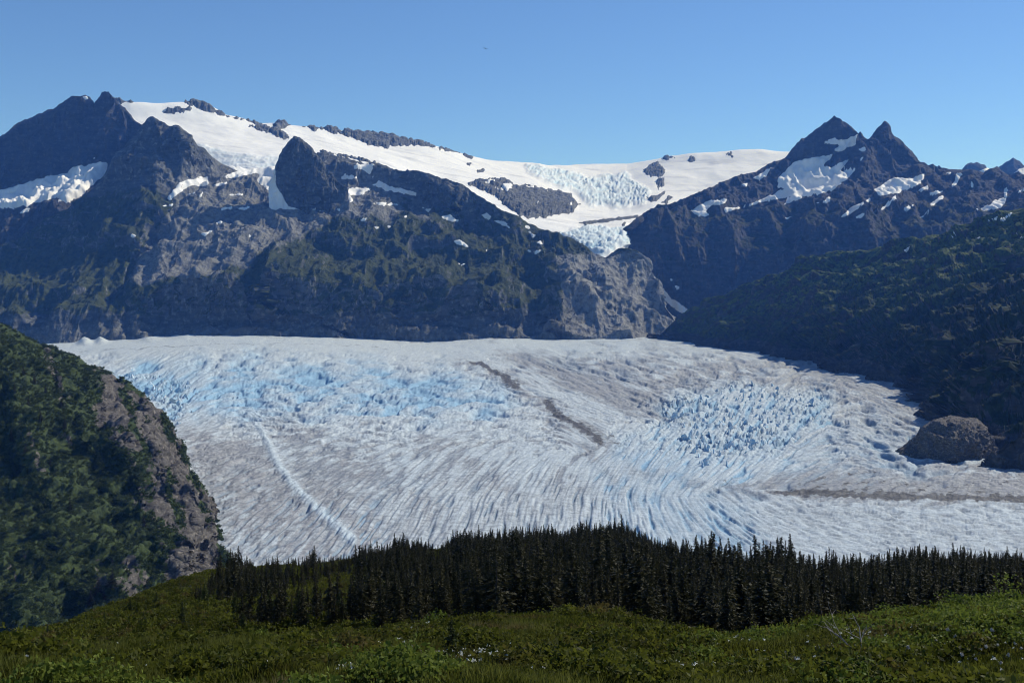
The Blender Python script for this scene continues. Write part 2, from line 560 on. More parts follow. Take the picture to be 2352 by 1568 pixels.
for k, pl in enumerate([[(1150, 430), (1180, 428), (1176, 440), (1165, 452), (1158, 446)], [(1200, 432), (1232, 436), (1226, 441), (1205, 438)], [(1110, 422), (1140, 418), (1136, 424), (1114, 427)], [(1250, 440), (1262, 444), (1256, 449)], [(1225, 470), (1240, 468), (1236, 477)], [(1180, 455), (1186, 453), (1183, 470)], [(1285, 452), (1296, 456), (1290, 460)], [(1300, 478), (1316, 470), (1312, 482)], [(1120, 434), (1160, 440), (1158, 446), (1124, 440)]]):
    icf.drape('snow_patch', pl, M_PATCH, icf_o, 44, 2.6, 2.0, 9, None, 260 + k)
icf.drape('moraine_band', [(1330, 512), (1347, 509), (1401, 501), (1464, 495), (1466, 500), (1440, 503), (1384, 511), (1345, 515)], M_OUT, icf_o, 7, 3, 2, 16, None, 61, 6, False)
icf.drape('moraine_band', [(1428, 516), (1434, 510), (1438, 511), (1432, 521)], M_OUT, icf_o, 7, 3, 1, 16, None, 62, 6, False)

# --- twin-summit dark peak on the far left -------------------------------------
lp = Patch([[(-60, 640, 6500), (350, 600, 6500)],
            [(-60, 500, 6750), (100, 490, 6750), (230, 450, 6850), (350, 430, 6900)],
            [(-60, 450, 7150), (60, 430, 7200), (160, 400, 7250), (250, 375, 7250), (350, 370, 7200)],
            [(-60, 345, 7350), (0, 330, 7400), (160, 260, 7450), (205, 262, 7450), (240, 250, 7450), (300, 290, 7350), (350, 320, 7300)],
            [(-60, 342, 7500), (0, 313, 7500), (35, 295, 7500), (60, 279, 7500), (100, 262, 7500), (125, 250, 7500), (150, 229, 7500), (168, 221, 7500), (198, 220, 7500), (208, 226, 7500), (213, 240, 7500), (217, 243, 7500), (222, 231, 7500), (232, 210, 7500), (238, 208, 7500), (252, 208, 7500), (266, 228, 7500), (285, 250, 7480), (312, 272, 7450), (335, 292, 7400), (350, 310, 7350)]],
           -60, 350, 2.1)
ridge_detail(lp, 340, 70, 7, 6, 0.52, 0.6); lp.jag(16, 70, 4); lp.base()
lp.settle()
lp_o = lp.obj('mountain_far_left', M_DARKROCK, {'veg': veg_mask(lp, -200, 500, 0.7, 0.9) * 0.5}, False)
lp.drape('hanging_glacier', [(-30, 444), (0, 435), (50, 423), (110, 406), (153, 398), (167, 385), (207, 376), (250, 369), (240, 405), (210, 425), (187, 451), (160, 463), (133, 463), (143, 453), (100, 460), (67, 471), (27, 477), (-30, 472)], M_SNOW, lp_o, 12, 6, 4, 20, None, 71, 5)
lp.drape('snow_patch', [(55, 480), (70, 478), (62, 487), (45, 490)], M_PATCH, lp_o, 5, 3, 2, 16, None, 72)
lp.drape('snow_patch', [(211, 362), (220, 361), (218, 367)], M_PATCH, lp_o, 5, 2, 1, 16, None, 73)
lp.drape('snow_patch', [(188, 222), (200, 220), (203, 228), (196, 230)], M_PATCH, lp_o, 5, 2, 1, 16, None, 74)

# --- twin horn peak on the right --------------------------------------------------
rp = Patch([[(1430, 860, 6700), (2420, 860, 6000)],
            [(1430, 760, 6900), (1600, 760, 6850), (1900, 720, 6500), (2420, 660, 6150)],
            [(1430, 620, 7060), (1500, 600, 7080), (1700, 570, 7100), (1900, 580, 6850), (2100, 560, 6600), (2420, 540, 6500)],
            [(1430, 560, 7140), (1500, 515, 7280), (1600, 505, 7380), (1780, 485, 7480), (1900, 480, 7250), (2000, 505, 7050), (2150, 480, 7150), (2420, 470, 7000)],
            [(1430, 545, 7160), (1500, 492, 7350), (1600, 470, 7680), (1700, 450, 7850), (1800, 430, 8000), (1900, 425, 8000), (1960, 400, 8050), (2000, 420, 7900), (2060, 440, 7750), (2150, 430, 7700), (2250, 450, 7500), (2420, 440, 7300)],
            [(1430, 535, 7170), (1500, 488, 7370), (1600, 455, 7800), (1700, 420, 8050), (1800, 378, 8250), (1870, 355, 8300), (1916, 345, 8330), (1960, 330, 8350), (1990, 345, 8350), (2030, 360, 8300), (2080, 370, 8250), (2110, 390, 8200), (2200, 402, 8100), (2290, 405, 8000), (2420, 415, 7800)],
            [(1430, 528, 7180), (1447, 512, 7200), (1458, 502, 7250), (1517, 477, 7400), (1568, 460, 7600), (1668, 417, 8100), (1728, 397, 8200), (1768, 378, 8300), (1806, 361, 8400), (1821, 341, 8400), (1835, 327, 8400), (1840, 318, 8400), (1846, 316, 8400), (1868, 298, 8400), (1890, 281, 8400), (1908, 271, 8400), (1916, 264, 8400), (1928, 273, 8400), (1948, 288, 8400), (1966, 308, 8400), (1973, 311, 8400), (1976, 304, 8400), (1980, 315, 8400), (1991, 329, 8420), (2008, 303, 8400), (2022, 288, 8400), (2031, 280, 8400), (2041, 288, 8400), (2048, 303, 8400), (2065, 325, 8400), (2082, 340, 8400), (2095, 349, 8400), (2101, 368, 8400), (2108, 379, 8400), (2121, 374, 8400), (2135, 386, 8400), (2168, 386, 8400), (2215, 391, 8300), (2265, 401, 8300), (2280, 390, 8300), (2290, 384, 8300), (2311, 398, 8200), (2338, 410, 8200), (2352, 412, 8200), (2420, 430, 8000)]],
           1430, 2420, 2.3)
rp.rib([(1916, 266), (1870, 330), (1800, 390), (1700, 440), (1600, 480)], 45, 16, 40)
rp.rib([(2030, 282), (2000, 360), (1940, 440), (1880, 520), (1800, 600)], 150, 40, 60)
rp.base()
rp.rib([(2121, 376), (2080, 430), (2000, 470), (1930, 540)], 70, 20, 60)
rp.rib([(2290, 386), (2240, 450), (2180, 500), (2100, 560)], 60, 22, 50)
rp.base()
ridge_detail(rp, 330, 56, 7, 9, 0.5, 0.55); rp.jag(13, 70, 5); rp.settle()
rp_o = rp.obj('mountain_right', M_DARKROCK, {'veg': veg_mask(rp, -260, 620, 0.66, 0.88) * 0.8}, False)
RP_SNOW = [
    [(1891, 328), (1918, 316), (1921, 323), (1938, 321), (1968, 311), (1965, 331), (1921, 350), (1918, 341), (1928, 335)],
    [(1788, 408), (1825, 371), (1875, 361), (1911, 355), (1905, 368), (1893, 380), (1911, 385), (1951, 365), (1928, 396), (1968, 385), (1945, 411), (1915, 435), (1881, 445), (1851, 451), (1808, 468), (1795, 475), (1815, 451), (1755, 463), (1668, 487), (1663, 479), (1701, 476), (1755, 456), (1801, 433), (1788, 428)],
    [(1731, 408), (1770, 386), (1758, 405), (1745, 415)],
    [(1586, 483), (1628, 461), (1670, 456), (1665, 468), (1635, 471), (1621, 485), (1631, 495), (1605, 498)],
    [(2010, 435), (2035, 418), (2055, 408), (2088, 410), (2123, 401), (2115, 421), (2081, 435), (2061, 445), (2051, 441), (2018, 451)],
    [(1933, 498), (1961, 471), (2005, 455), (1981, 471), (1951, 493)],
    [(1878, 466), (1910, 450), (1901, 466)],
    [(2021, 482), (2056, 450), (2060, 453), (2030, 483)],
    [(2134, 468), (2168, 446), (2164, 456), (2138, 476)],
    [(2114, 499), (2133, 484), (2134, 488), (2120, 501)],
    [(2186, 428), (2199, 398), (2211, 400), (2193, 430)],
    [(2243, 481), (2271, 471), (2285, 460), (2308, 455), (2305, 432), (2314, 434), (2313, 458), (2301, 477), (2261, 484)],
    [(2133, 446), (2148, 438), (2167, 441), (2150, 447)],
    [(1969, 374), (1982, 360), (1976, 372)], [(1971, 342), (1985, 339), (1990, 345), (1978, 348)],
    [(2165, 397), (2190, 395), (2180, 401)], [(2340, 440), (2352, 432), (2352, 441)],
    [(1961, 500), (1986, 490), (1984, 496), (1965, 503)], [(1805, 501), (1818, 497), (1808, 503)], [(1703, 424), (1720, 418), (1716, 427), (1706, 429)],
    [(1495, 642), (1506, 640), (1535, 678), (1565, 700), (1592, 722), (1582, 730), (1545, 706), (1512, 670)], [(1540, 640), (1560, 660), (1556, 664)],
    [(2230, 418), (2236, 428), (2231, 433)], [(2075, 478), (2100, 470), (2084, 484)], [(2110, 438), (2132, 424), (2131, 434), (2116, 440)],
]
for k, pl in enumerate(RP_SNOW):
    rp.drape('snow_patch', pl, M_PATCH, rp_o, 4.5, 2.2, 3.0, 12, None, 90 + k)

# --- the big massif across the glacier --------------------------------------------
ms_sky = [(-60, 600, 6500), (0, 567, 6500), (60, 538, 6500), (100, 514, 6500), (150, 484, 6520), (190, 455, 6550), (225, 418, 6580), (245, 388, 6600), (270, 352, 6630), (300, 318, 6650), (325, 284, 6680), (335, 272, 6700), (345, 267, 6700), (355, 268, 6700), (372, 277, 6700), (390, 288, 6700), (405, 290, 6700), (425, 304, 6720), (440, 318, 6750), (455, 336, 6780), (470, 343, 6800), (490, 362, 6820), (505, 378, 6900), (540, 388, 7050), (590, 392, 7100), (640, 386, 7100), (700, 366, 7100), (730, 350, 7100), (760, 354, 7100), (800, 364, 7080), (850, 376, 7050), (870, 380, 7000), (905, 388, 6950), (960, 395, 6900), (1010, 408, 6860), (1060, 424, 6820), (1100, 448, 6780), (1140, 470, 6740), (1180, 492, 6700), (1215, 513, 6660), (1250, 528, 6600), (1290, 541, 6500), (1330, 556, 6450), (1365, 580, 6400), (1385, 592, 6380), (1400, 580, 6350), (1420, 570, 6330), (1445, 570, 6300), (1460, 584, 6280), (1485, 603, 6250), (1492, 622, 6220), (1480, 636, 6150), (1500, 665, 6080), (1520, 690, 5950), (1545, 735, 5700), (1570, 790, 5600)]
ms = Patch([
    [(-60, 850, 5050), (400, 850, 5150), (1000, 850, 5250), (1570, 850, 5300)],
    [(-60, 790, 5100), (200, 785, 5150), (600, 772, 5260), (1000, 780, 5300), (1300, 775, 5320), (1450, 775, 5330), (1570, 830, 5350)],
    [(-60, 745, 5170), (200, 745, 5220), (400, 742, 5330), (600, 740, 5340), (800, 738, 5360), (1000, 745, 5380), (1250, 755, 5400), (1350, 750, 5400), (1450, 750, 5400), (1530, 770, 5500), (1570, 810, 5550)],
    [(-60, 690, 5420), (100, 690, 5480), (200, 680, 5520), (300, 665, 5480), (400, 640, 5410), (520, 640, 5400), (600, 612, 5480), (680, 640, 5420), (800, 655, 5460), (900, 640, 5450), (1000, 640, 5450), (1080, 655, 5450), (1200, 700, 5450), (1300, 720, 5500), (1400, 700, 5600), (1500, 720, 5680), (1570, 800, 5590)],
    [(-60, 650, 5700), (100, 630, 5800), (200, 600, 5850), (300, 590, 5820), (400, 590, 5780), (500, 580, 5800), (600, 575, 5800), (680, 585, 5850), (800, 605, 5950), (900, 600, 5980), (1000, 605, 5950), (1100, 620, 5900), (1200, 640, 5850), (1300, 640, 5850), (1400, 630, 5900), (1480, 650, 6020), (1520, 710, 5900), (1570, 798, 5595)],
    [(-60, 625, 6150), (100, 570, 6200), (200, 530, 6250), (300, 480, 6250), (400, 480, 6200), (500, 500, 6250), (600, 500, 6300), (700, 505, 6300), (800, 510, 6250), (900, 510, 6350), (1000, 520, 6400), (1050, 550, 6350), (1100, 575, 6250), (1200, 590, 6150), (1300, 590, 6150), (1400, 595, 6180), (1480, 625, 6150), (1520, 695, 5940), (1570, 794, 5598)],
    [(-60, 610, 6400), (100, 535, 6400), (200, 470, 6450), (300, 370, 6520), (360, 350, 6550), (430, 390, 6560), (500, 450, 6520), (600, 455, 6600), (680, 470, 6600), (760, 460, 6600), (850, 460, 6650), (900, 455, 6830), (950, 478, 6820), (1020, 500, 6790), (1100, 535, 6680), (1200, 560, 6400), (1300, 566, 6330), (1400, 572, 6280), (1480, 610, 6220), (1520, 692, 5946), (1570, 792, 5599)],
    ms_sky], -60, 1570, 2.2, back=(500, 350))
# gullies and spurs
ms.rib([(500, 372), (430, 455), (390, 510), (310, 610), (240, 720)], -90, 34, 22)
ms.rib([(330, 420), (260, 520), (190, 620), (130, 740)], 60, 30, 60)
ms.base()
ms.rib([(700, 530), (640, 570), (610, 640), (600, 740)], 110, 22, 45)
ms.rib([(420, 560), (380, 620), (340, 700), (320, 770)], 60, 24, 34)
ms.rib([(830, 640), (790, 690), (770, 770)], 70, 22, 60)
ms.rib([(960, 650), (905, 700), (880, 770)], 60, 22, 50)
ms.base()
ms.rib([(1150, 640), (1110, 690), (1090, 765)], 60, 20, 50)
ms.rib([(1330, 640), (1290, 690), (1260, 770)], 120, 30, 90)
ms.rib([(1180, 500), (1110, 560), (1050, 590)], 60, 26, 60)
ms.rib([(1055, 425), (1030, 480), (1000, 530)], 80, 24, 50)
ms.base()
ms.rib([(1274, 568), (1266, 590), (1262, 612)], 45, 7, 26)
ms.rib([(365, 280), (372, 330), (350, 400)], 40, 10, 20)
ms.rib([(405, 292), (425, 350), (420, 410)], 40, 10, 22)
ms.base()
hi = sstep(-235, -60, ms.P[..., 2])
ridge_detail(ms, 420, 64, 4, 12, 0.5)
ms.base()
ridge_detail(ms, 150, 12, 6, 15, 0.55, 0.6)
ms.jag(11, 70, 6)
ms.settle()
mveg = veg_mask(ms, -205, 640, 0.3, 0.6, 110, 5, 260.0)
scour_lit = sstep(1230, 1340, ms.cfx - 0.25 * (ms.cfy - 650)) * sstep(560, 600, ms.cfy)
plateau = sstep(-30, 20, poly_sd([(380, 380), (700, 370), (860, 400), (980, 500), (760, 500), (640, 560), (470, 640), (300, 640), (400, 480)], ms.cfx, ms.cfy) + 24 * perlin2(ms.cfx / 60, ms.cfy / 60))  # plateau's sunlight put into the rock as paler colour, besides real scouring
mveg = mveg * (1 - 0.9 * scour_lit) * (1 - 0.85 * plateau)
ms_o = ms.obj('mountain_left', M_ROCK, {'veg': mveg, 'scour_lit': np.clip(1.0 * scour_lit + 0.6 * plateau + 0.3 * sstep(-185, -240, ms.P[..., 2]), 0, 1)}, False)
MS_SNOW = [
    [(505, 372), (545, 392), (515, 405), (520, 409), (560, 404), (585, 398), (600, 400), (590, 416), (605, 430), (630, 445), (650, 459), (672, 476), (690, 480), (665, 455), (640, 430), (640, 375), (560, 374)],
    [(383, 457), (400, 435), (413, 418), (443, 411), (477, 405), (480, 425), (453, 426), (430, 428), (413, 443), (390, 460)],
    [(490, 425), (520, 418), (523, 422), (500, 428)],
    [(523, 448), (560, 444), (556, 450)], [(505, 484), (517, 476), (533, 474), (534, 480), (520, 481)], [(537, 476), (573, 475), (567, 482), (540, 480)],
    [(493, 514), (510, 506), (508, 512)], [(453, 453), (467, 440), (462, 453)], [(428, 446), (447, 442), (443, 450)], [(374, 473), (402, 468), (385, 476)],
    [(706, 481), (730, 470), (736, 484)], [(722, 451), (743, 445), (743, 456)],
    [(758, 459), (770, 441), (807, 432), (854, 432), (834, 445), (808, 449), (784, 448)],
    [(807, 386), (821, 375), (834, 378), (858, 377), (851, 395), (858, 407), (838, 391), (822, 386)],
    [(784, 408), (794, 402), (823, 408), (791, 414)], [(856, 426), (871, 415), (894, 427), (927, 434), (958, 443), (954, 449), (921, 443), (891, 438), (864, 429)],
    [(854, 467), (887, 465), (914, 470), (884, 472)], [(1015, 498), (1031, 492), (1053, 506), (1037, 511)],
    [(1104, 493), (1117, 490), (1129, 496), (1121, 508)], [(1131, 505), (1161, 507), (1169, 523), (1154, 517)],
    [(1042, 553), (1057, 549), (1076, 566), (1051, 562)], [(1202, 514), (1222, 523), (1214, 527)], [(1216, 532), (1232, 541), (1224, 545)],
    [(1233, 558), (1241, 552), (1249, 562)], [(1212, 575), (1225, 578), (1249, 571), (1231, 584)],
    [(860, 521), (874, 522), (866, 526)], [(890, 519), (898, 519), (894, 524)], [(925, 495), (934, 497), (928, 500)], [(1115, 571), (1122, 576), (1117, 580)],
    [(1054, 604), (1068, 606), (1060, 610)], [(296, 538), (310, 540), (300, 544)], [(464, 536), (492, 528), (470, 543)], [(570, 542), (580, 539), (574, 545)], [(330, 516), (338, 518), (333, 522)],
    [(745, 395), (768, 398), (757, 404)], [(800, 440), (812, 462), (806, 465), (796, 452)], [(970, 476), (990, 482), (984, 488)], [(830, 505), (842, 500), (838, 507)], [(770, 480), (786, 478), (780, 484)],
    
]
for k, pl in enumerate(MS_SNOW):
    ms.drape('snow_patch', pl, M_PATCH, ms_o, 4, 1.8, 2.6, 10, None, 130 + k)

# --- steep rock spire standing on the massif ------------------------------------
sp = Patch([[(618, 500, 6380), (700, 515, 6380), (800, 500, 6380)],
            [(618, 462, 6440), (660, 470, 6430), (720, 470, 6420), (760, 450, 6440), (800, 450, 6480)],
            [(618, 430, 6480), (640, 400, 6480), (680, 390, 6440), (730, 410, 6440), (770, 430, 6470), (800, 440, 6500)],
            [(618, 424, 6500), (632, 402, 6500), (634, 380, 6500), (640, 358, 6500), (652, 340, 6500), (660, 328, 6500), (668, 319, 6500), (678, 314, 6500), (686, 316, 6500), (697, 324, 6500), (712, 336, 6500), (722, 348, 6500), (735, 366, 6500), (750, 388, 6500), (762, 400, 6500), (775, 418, 6500), (800, 434, 6500)]],
           618, 800, 1.6, back=(190, 260))
sp.rib([(690, 318), (700, 380), (720, 470)], 26, 26, 30)
sp.base(); ridge_detail(sp, 130, 26, 6, 21, 0.52, 0.6); sp.jag(9, 40, 7); sp.settle()
sp_x = 1
sp_o = sp.obj('rock_spire', M_ROCK, {'veg': veg_mask(sp, 0, 620, 0.5, 0.8) * 0.6}, False)

sp.drape('snow_patch', [(612, 380), (632, 392), (634, 425), (652, 455), (662, 474), (690, 481), (690, 510), (612, 510)], M_PATCH, sp_o, 9, 3, 1.5, 14, None, 187)
# --- green valley wall on the right -------------------------------------------------
cont = [(1490, 774), (1560, 783), (1640, 795), (1720, 806), (1800, 817), (1860, 834), (1910, 850), (2000, 872), (2060, 892), (2100, 912), (2140, 952), (2180, 1000), (2230, 1040), (2290, 1066), (2352, 1083), (2480, 1095)]
cx = np.array([c[0] for c in cont], float); cyy = np.array([c[1] for c in cont], float)
o_ = np.argsort(cx); cx = cx[o_]; cyy = cyy[o_]
def wall_sec(dpy, fy_, nodes):
    return [(x, np.interp(x, cx, cyy) + dpy, float(iceY(np.interp(x, cx, cyy))) * fy_) for x in nodes]
NX = [1490, 1560, 1640, 1720, 1800, 1860, 1910, 2000, 2060, 2100, 2140, 2200, 2280, 2352, 2480]
gw_sky = [(1490, 772, 5450), (1510, 768, 5420), (1535, 752, 5400), (1560, 742, 5400), (1600, 722, 5350), (1650, 692, 5250), (1700, 668, 5150), (1740, 652, 5080), (1765, 634, 5050), (1790, 632, 5000), (1830, 611, 4950), (1870, 600, 4900), (1900, 588, 4850), (1940, 580, 4800), (1985, 578, 4700), (2020, 571, 4650), (2060, 566, 4600), (2100, 553, 4500), (2160, 540, 4400), (2220, 515, 4300), (2290, 498, 4200), (2352, 478, 4100), (2480, 450, 4000)]
def steeper(c, k=1.08):
    return [(x, y, float(iceY(np.interp(x, cx, cyy))) * (1 - k) + Y_ * k) for x, y, Y_ in c]
gw = Patch([wall_sec(40, 0.985, NX), wall_sec(0, 1.0, NX)] + [steeper(c) for c in [
            [(1490, 773.5, 5448), (1560, 772, 5170), (1640, 765, 4850), (1720, 762, 4560), (1800, 765, 4260), (1910, 780, 3660), (2000, 790, 3300), (2100, 815, 2800), (2200, 850, 2250), (2352, 860, 2050), (2480, 860, 1950)],
            [(1490, 773, 5449), (1560, 760, 5270), (1640, 735, 5000), (1720, 720, 4780), (1800, 715, 4520), (1910, 710, 4100), (2000, 715, 3850), (2100, 720, 3550), (2200, 725, 3150), (2352, 700, 3000), (2480, 690, 2900)],
            [(1490, 772.5, 5449), (1560, 748, 5350), (1640, 705, 5180), (1720, 675, 5050), (1800, 650, 4850), (1910, 630, 4600), (2000, 625, 4400), (2100, 615, 4150), (2200, 600, 3900), (2352, 570, 3750), (2480, 550, 3600)],
            gw_sky]], 1490, 2480, 2.1, back=(700, 250))
for ptsr, a_, l_, r_ in [
    ([(1985, 580), (1900, 620), (1800, 700), (1740, 780)], 60, 26, 60), ([(2100, 555), (2000, 640), (1930, 730), (1880, 820)], 90, 34, 60),
    ([(2220, 517), (2150, 620), (2050, 720), (1985, 840)], 110, 40, 70), ([(2352, 480), (2280, 600), (2190, 720), (2110, 870)], 120, 44, 80),
    ([(2420, 600), (2330, 730), (2240, 830), (2180, 960)], 110, 40, 70), ([(1870, 602), (1830, 640), (1780, 690)], 40, 18, 40)]:
    gw.rib(ptsr, a_ * 0.75, l_, r_)
gw.base()
ridge_detail(gw, 330, 64, 3, 31, 0.5, 0.6, (0.35, 1, 0.35)); gw.base()
ridge_detail(gw, 80, 13, 6, 33, 0.55, 0.4, (0.35, 1, 0.35)); gw.settle()
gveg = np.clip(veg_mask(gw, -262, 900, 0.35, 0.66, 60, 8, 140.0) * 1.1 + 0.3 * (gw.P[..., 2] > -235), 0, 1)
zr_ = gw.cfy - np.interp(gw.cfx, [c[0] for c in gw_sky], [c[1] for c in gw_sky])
grassy_lit = (1 - sstep(60, 210, zr_ + 90 * fbm2(gw.cfx / 120, gw.cfy / 90, 4, 0.55, 44))) * sstep(0.35, 0.65, gw.N[..., 2])  # upper wall lighter: grass, plus sunlight painted into its colour
gw_o = gw.obj('valley_wall_right', M_GREEN, {'veg': gveg, 'grassy_lit': np.clip(grassy_lit, 0, 1)}, False)
for k, pl in enumerate([[(2298, 505), (2325, 487), (2322, 494), (2301, 509)], [(2180, 542), (2195, 530), (2186, 544)], [(2076, 576), (2091, 564), (2083, 578)], [(2282, 502), (2291, 498), (2286, 507)], [(2246, 546), (2252, 543), (2250, 549)], [(2340, 548), (2350, 542), (2350, 548)], [(2269, 508), (2274, 507), (2272, 513)], [(2250, 573), (2256, 571), (2254, 578)]]):
    gw.drape('snow_patch', pl, M_PATCH, gw_o, 5, 2.0, 1.2, 12, None, 190 + k)

# --- bare rock knob at the glacier's edge -------------------------------------------
kn = Patch([[(2060, 1110, 1640), (2300, 1110, 1640)],
            [(2060, 1062, 1690), (2110, 1062, 1670), (2190, 1068, 1650), (2300, 1070, 1660)],
            [(2060, 1045, 1725), (2105, 1020, 1715), (2130, 998, 1690), (2170, 1000, 1670), (2230, 1005, 1665), (2265, 1015, 1680), (2300, 1050, 1700)],
            [(2060, 1040, 1740), (2108, 1000, 1740), (2125, 980, 1735), (2150, 970, 1730), (2200, 972, 1720), (2250, 978, 1720), (2270, 990, 1725), (2300, 1045, 1725)],
            [(2060, 1036, 1770), (2100, 1004, 1770), (2118, 984, 1790), (2134, 966, 1800), (2160, 958, 1800), (2185, 952, 1800), (2200, 957, 1800), (2245, 959, 1790), (2256, 968, 1780), (2266, 982, 1770), (2274, 1010, 1760), (2300, 1042, 1755)]],
           2060, 2300, 1.4, back=(90, 70))
kn.rib([(2200, 956), (2196, 1000), (2180, 1060)], 10, 14, 20)
kn.base(); ridge_detail(kn, 34, 8.5, 7, 41, 0.62); kn.settle()
kn.obj('rock_knob', M_KNOB, {'veg': np.zeros(kn.P.shape[:2])}, False)

# --- near valley slope on the left ----------------------------------------------------
nl = Patch([[(-260, 1640, 640), (0, 1600, 660), (200, 1540, 700), (330, 1470, 760), (420, 1420, 830), (480, 1370, 900), (510, 1345, 960)],
            [(-260, 1500, 740), (0, 1490, 765), (200, 1450, 815), (300, 1410, 855), (400, 1360, 920), (470, 1320, 985), (510, 1330, 985)],
            [(-260, 1330, 900), (0, 1310, 920), (200, 1290, 945), (300, 1270, 970), (400, 1260, 1005), (450, 1265, 1030), (490, 1262, 1060), (510, 1325, 1000)],
            [(-260, 1150, 1150), (0, 1120, 1170), (150, 1130, 1165), (300, 1150, 1160), (400, 1170, 1165), (450, 1200, 1165), (494, 1215, 1185), (510, 1322, 1100)],
            [(-260, 950, 1300), (0, 920, 1330), (100, 940, 1330), (200, 970, 1320), (300, 1010, 1310), (380, 1060, 1300), (440, 1130, 1260), (496, 1200, 1230), (510, 1320, 1120)],
            [(-260, 800, 1440), (0, 780, 1500), (100, 825, 1520), (200, 880, 1520), (300, 940, 1500), (380, 1010, 1460), (436, 1100, 1350), (496, 1195, 1240), (510, 1319, 1125)],
            [(-260, 660, 1500), (-60, 712, 1560), (0, 735, 1600), (40, 758, 1620), (75, 783, 1640), (120, 800, 1650), (180, 825, 1650), (250, 861, 1640), (290, 888, 1620), (330, 916, 1600), (365, 945, 1570), (395, 980, 1530), (412, 1012, 1480), (428, 1050, 1430), (442, 1092, 1390), (465, 1130, 1330), (485, 1162, 1280), (497, 1185, 1250), (498, 1200, 1245), (510, 1318, 1130)]],
           -260, 510, 2.3, back=(260, 330))
for ptsr, a_, l_, r_ in [([(100, 790), (150, 950), (230, 1100), (300, 1300)], -22, 40, 24), ([(330, 918), (360, 1020), (400, 1150), (440, 1240)], 10, 14, 40),
                         ([(200, 840), (260, 960), (330, 1100), (390, 1290)], 14, 26, 50), ([(20, 800), (60, 960), (120, 1160), (220, 1400)], 18, 30, 60)]:
    nl.rib(ptsr, a_, l_, r_)
nl.base()
ridge_detail(nl, 120, 17, 4, 51, 0.5, 0.45); nl.base()
ridge_detail(nl, 40, 6.5, 5, 53, 0.52, 0.5); nl.base()
_c = sstep(-40, 30, poly_sd([(230, 860), (330, 905), (400, 980), (450, 1090), (510, 1190), (490, 1290), (400, 1340), (360, 1250), (300, 1100), (200, 960)], nl.fx, nl.fy))
nl.push(nl.crest(0.15, 26) * _c * (4.5 * fbm3(nl.P * np.array([1, 1, 1.8]) / 46, 5, 0.52, 57, True) - 3 + 7 * fbm3(nl.P * np.array([1, 1, 0.2]) / 60, 5, 0.52, 58, True)))
nl.settle()
CLIFF = [(250, 870), (330, 915), (400, 990), (440, 1090), (500, 1190), (480, 1290), (420, 1340), (380, 1330), (400, 1240), (340, 1150), (330, 1060), (260, 1000), (210, 920)]
SCREE = [(400, 1240), (470, 1230), (500, 1250), (520, 1330), (420, 1350), (370, 1330), (380, 1280)]
RED = [(270, 1290), (310, 1270), (345, 1330), (330, 1370), (290, 1380), (300, 1330)]
csd = poly_sd(CLIFF, nl.cfx, nl.cfy) + 85 * fbm2(nl.cfx / 80, nl.cfy / 60, 5, 0.65, 3) + 8
bare = np.maximum(sstep(-6, 22, csd), sstep(-5, 10, poly_sd(SCREE, nl.cfx, nl.cfy) + 8 * fbm2(nl.cfx / 30, nl.cfy / 30, 3, seed=6)))
bare = np.maximum(bare, sstep(-4, 8, poly_sd(RED, nl.cfx, nl.cfy) + 9 * fbm2(nl.cfx / 25, nl.cfy / 25, 3, seed=9)))
streak = sstep(0.16, 0.42, fbm2((nl.cfx - 0.35 * nl.cfy) / 55, nl.cfy / 170, 4, 0.6, 12)) * (1 - sstep(0.5, 0.8, nl.N[..., 2]) * 0.6)
nveg = np.clip((1 - bare) * (1 - 0.95 * streak), 0, 1)
brush = sstep(0.10, 0.24, fbm2((nl.cfx - 0.3 * nl.cfy) / 34, nl.cfy / 75, 4, 0.6, 15)) * (1 - sstep(-2, 8, poly_sd(SCREE, nl.cfx, nl.cfy)))
nveg = np.maximum(nveg, 0.9 * brush)
nl_o = nl.obj('valley_slope_left', M_NEAR, {'veg': nveg * 0.9}, True)

# ----------------------------------------------------------------------------
# the glacier
# ----------------------------------------------------------------------------
def glacier_mat():
    m = MB('glacier_ice')
    n1 = m.noise(0.012, 6, 0.65)
    n2 = m.noise(0.09, 6, 0.7)
    ice = m.mix(m.step(n2, 0.35, 0.7), (0.565, 0.61, 0.63), (0.40, 0.435, 0.455))
    silt = m.mix(m.step(n2, 0.4, 0.65), (0.32, 0.302, 0.295), (0.195, 0.187, 0.186))
    gr = m.math('ADD', m.attr('grey'), m.math('MULTIPLY', m.math('SUBTRACT', n2, 0.5), 0.9))
    c = m.mix(m.math('MULTIPLY', m.step(gr, 0.15, 0.95), 0.9), ice, silt)
    c = m.mix(m.attr('blue'), c, (0.17, 0.345, 0.52))
    n3 = m.noise(0.06, 9, 0.8)
    d = m.math('ADD', m.attr('debris_shade'), m.math('MULTIPLY', m.math('SUBTRACT', n3, 0.5), 1.9))
    c = m.mix(m.step(d, 0.45, 0.7), c, m.mix(m.step(n2, 0.35, 0.65), (0.062, 0.062, 0.064), (0.15, 0.15, 0.152)))
    m.color(c)
    m.b.inputs['Roughness'].default_value = 0.7
    m.bump(m.noise(0.16, 6, 0.7), 2.0, 0.9)
    return m.m


M_ICE = glacier_mat()
gx = np.linspace(70, 2400, 1270)
gy = np.concatenate([np.linspace(1400, 1300, 25, endpoint=False), np.linspace(1300, 1110, 105, endpoint=False), np.linspace(1110, 870, 235, endpoint=False), np.linspace(870, 771, 90)])
GX, GY = np.meshgrid(gx, gy)
dirz = at(GX, GY, 1.0)
GYd = ICE_Z / dirz[..., 2]
GP = dirz * GYd[..., None]
X, Y = GP[..., 0], GP[..., 1]
h = np.zeros_like(X)
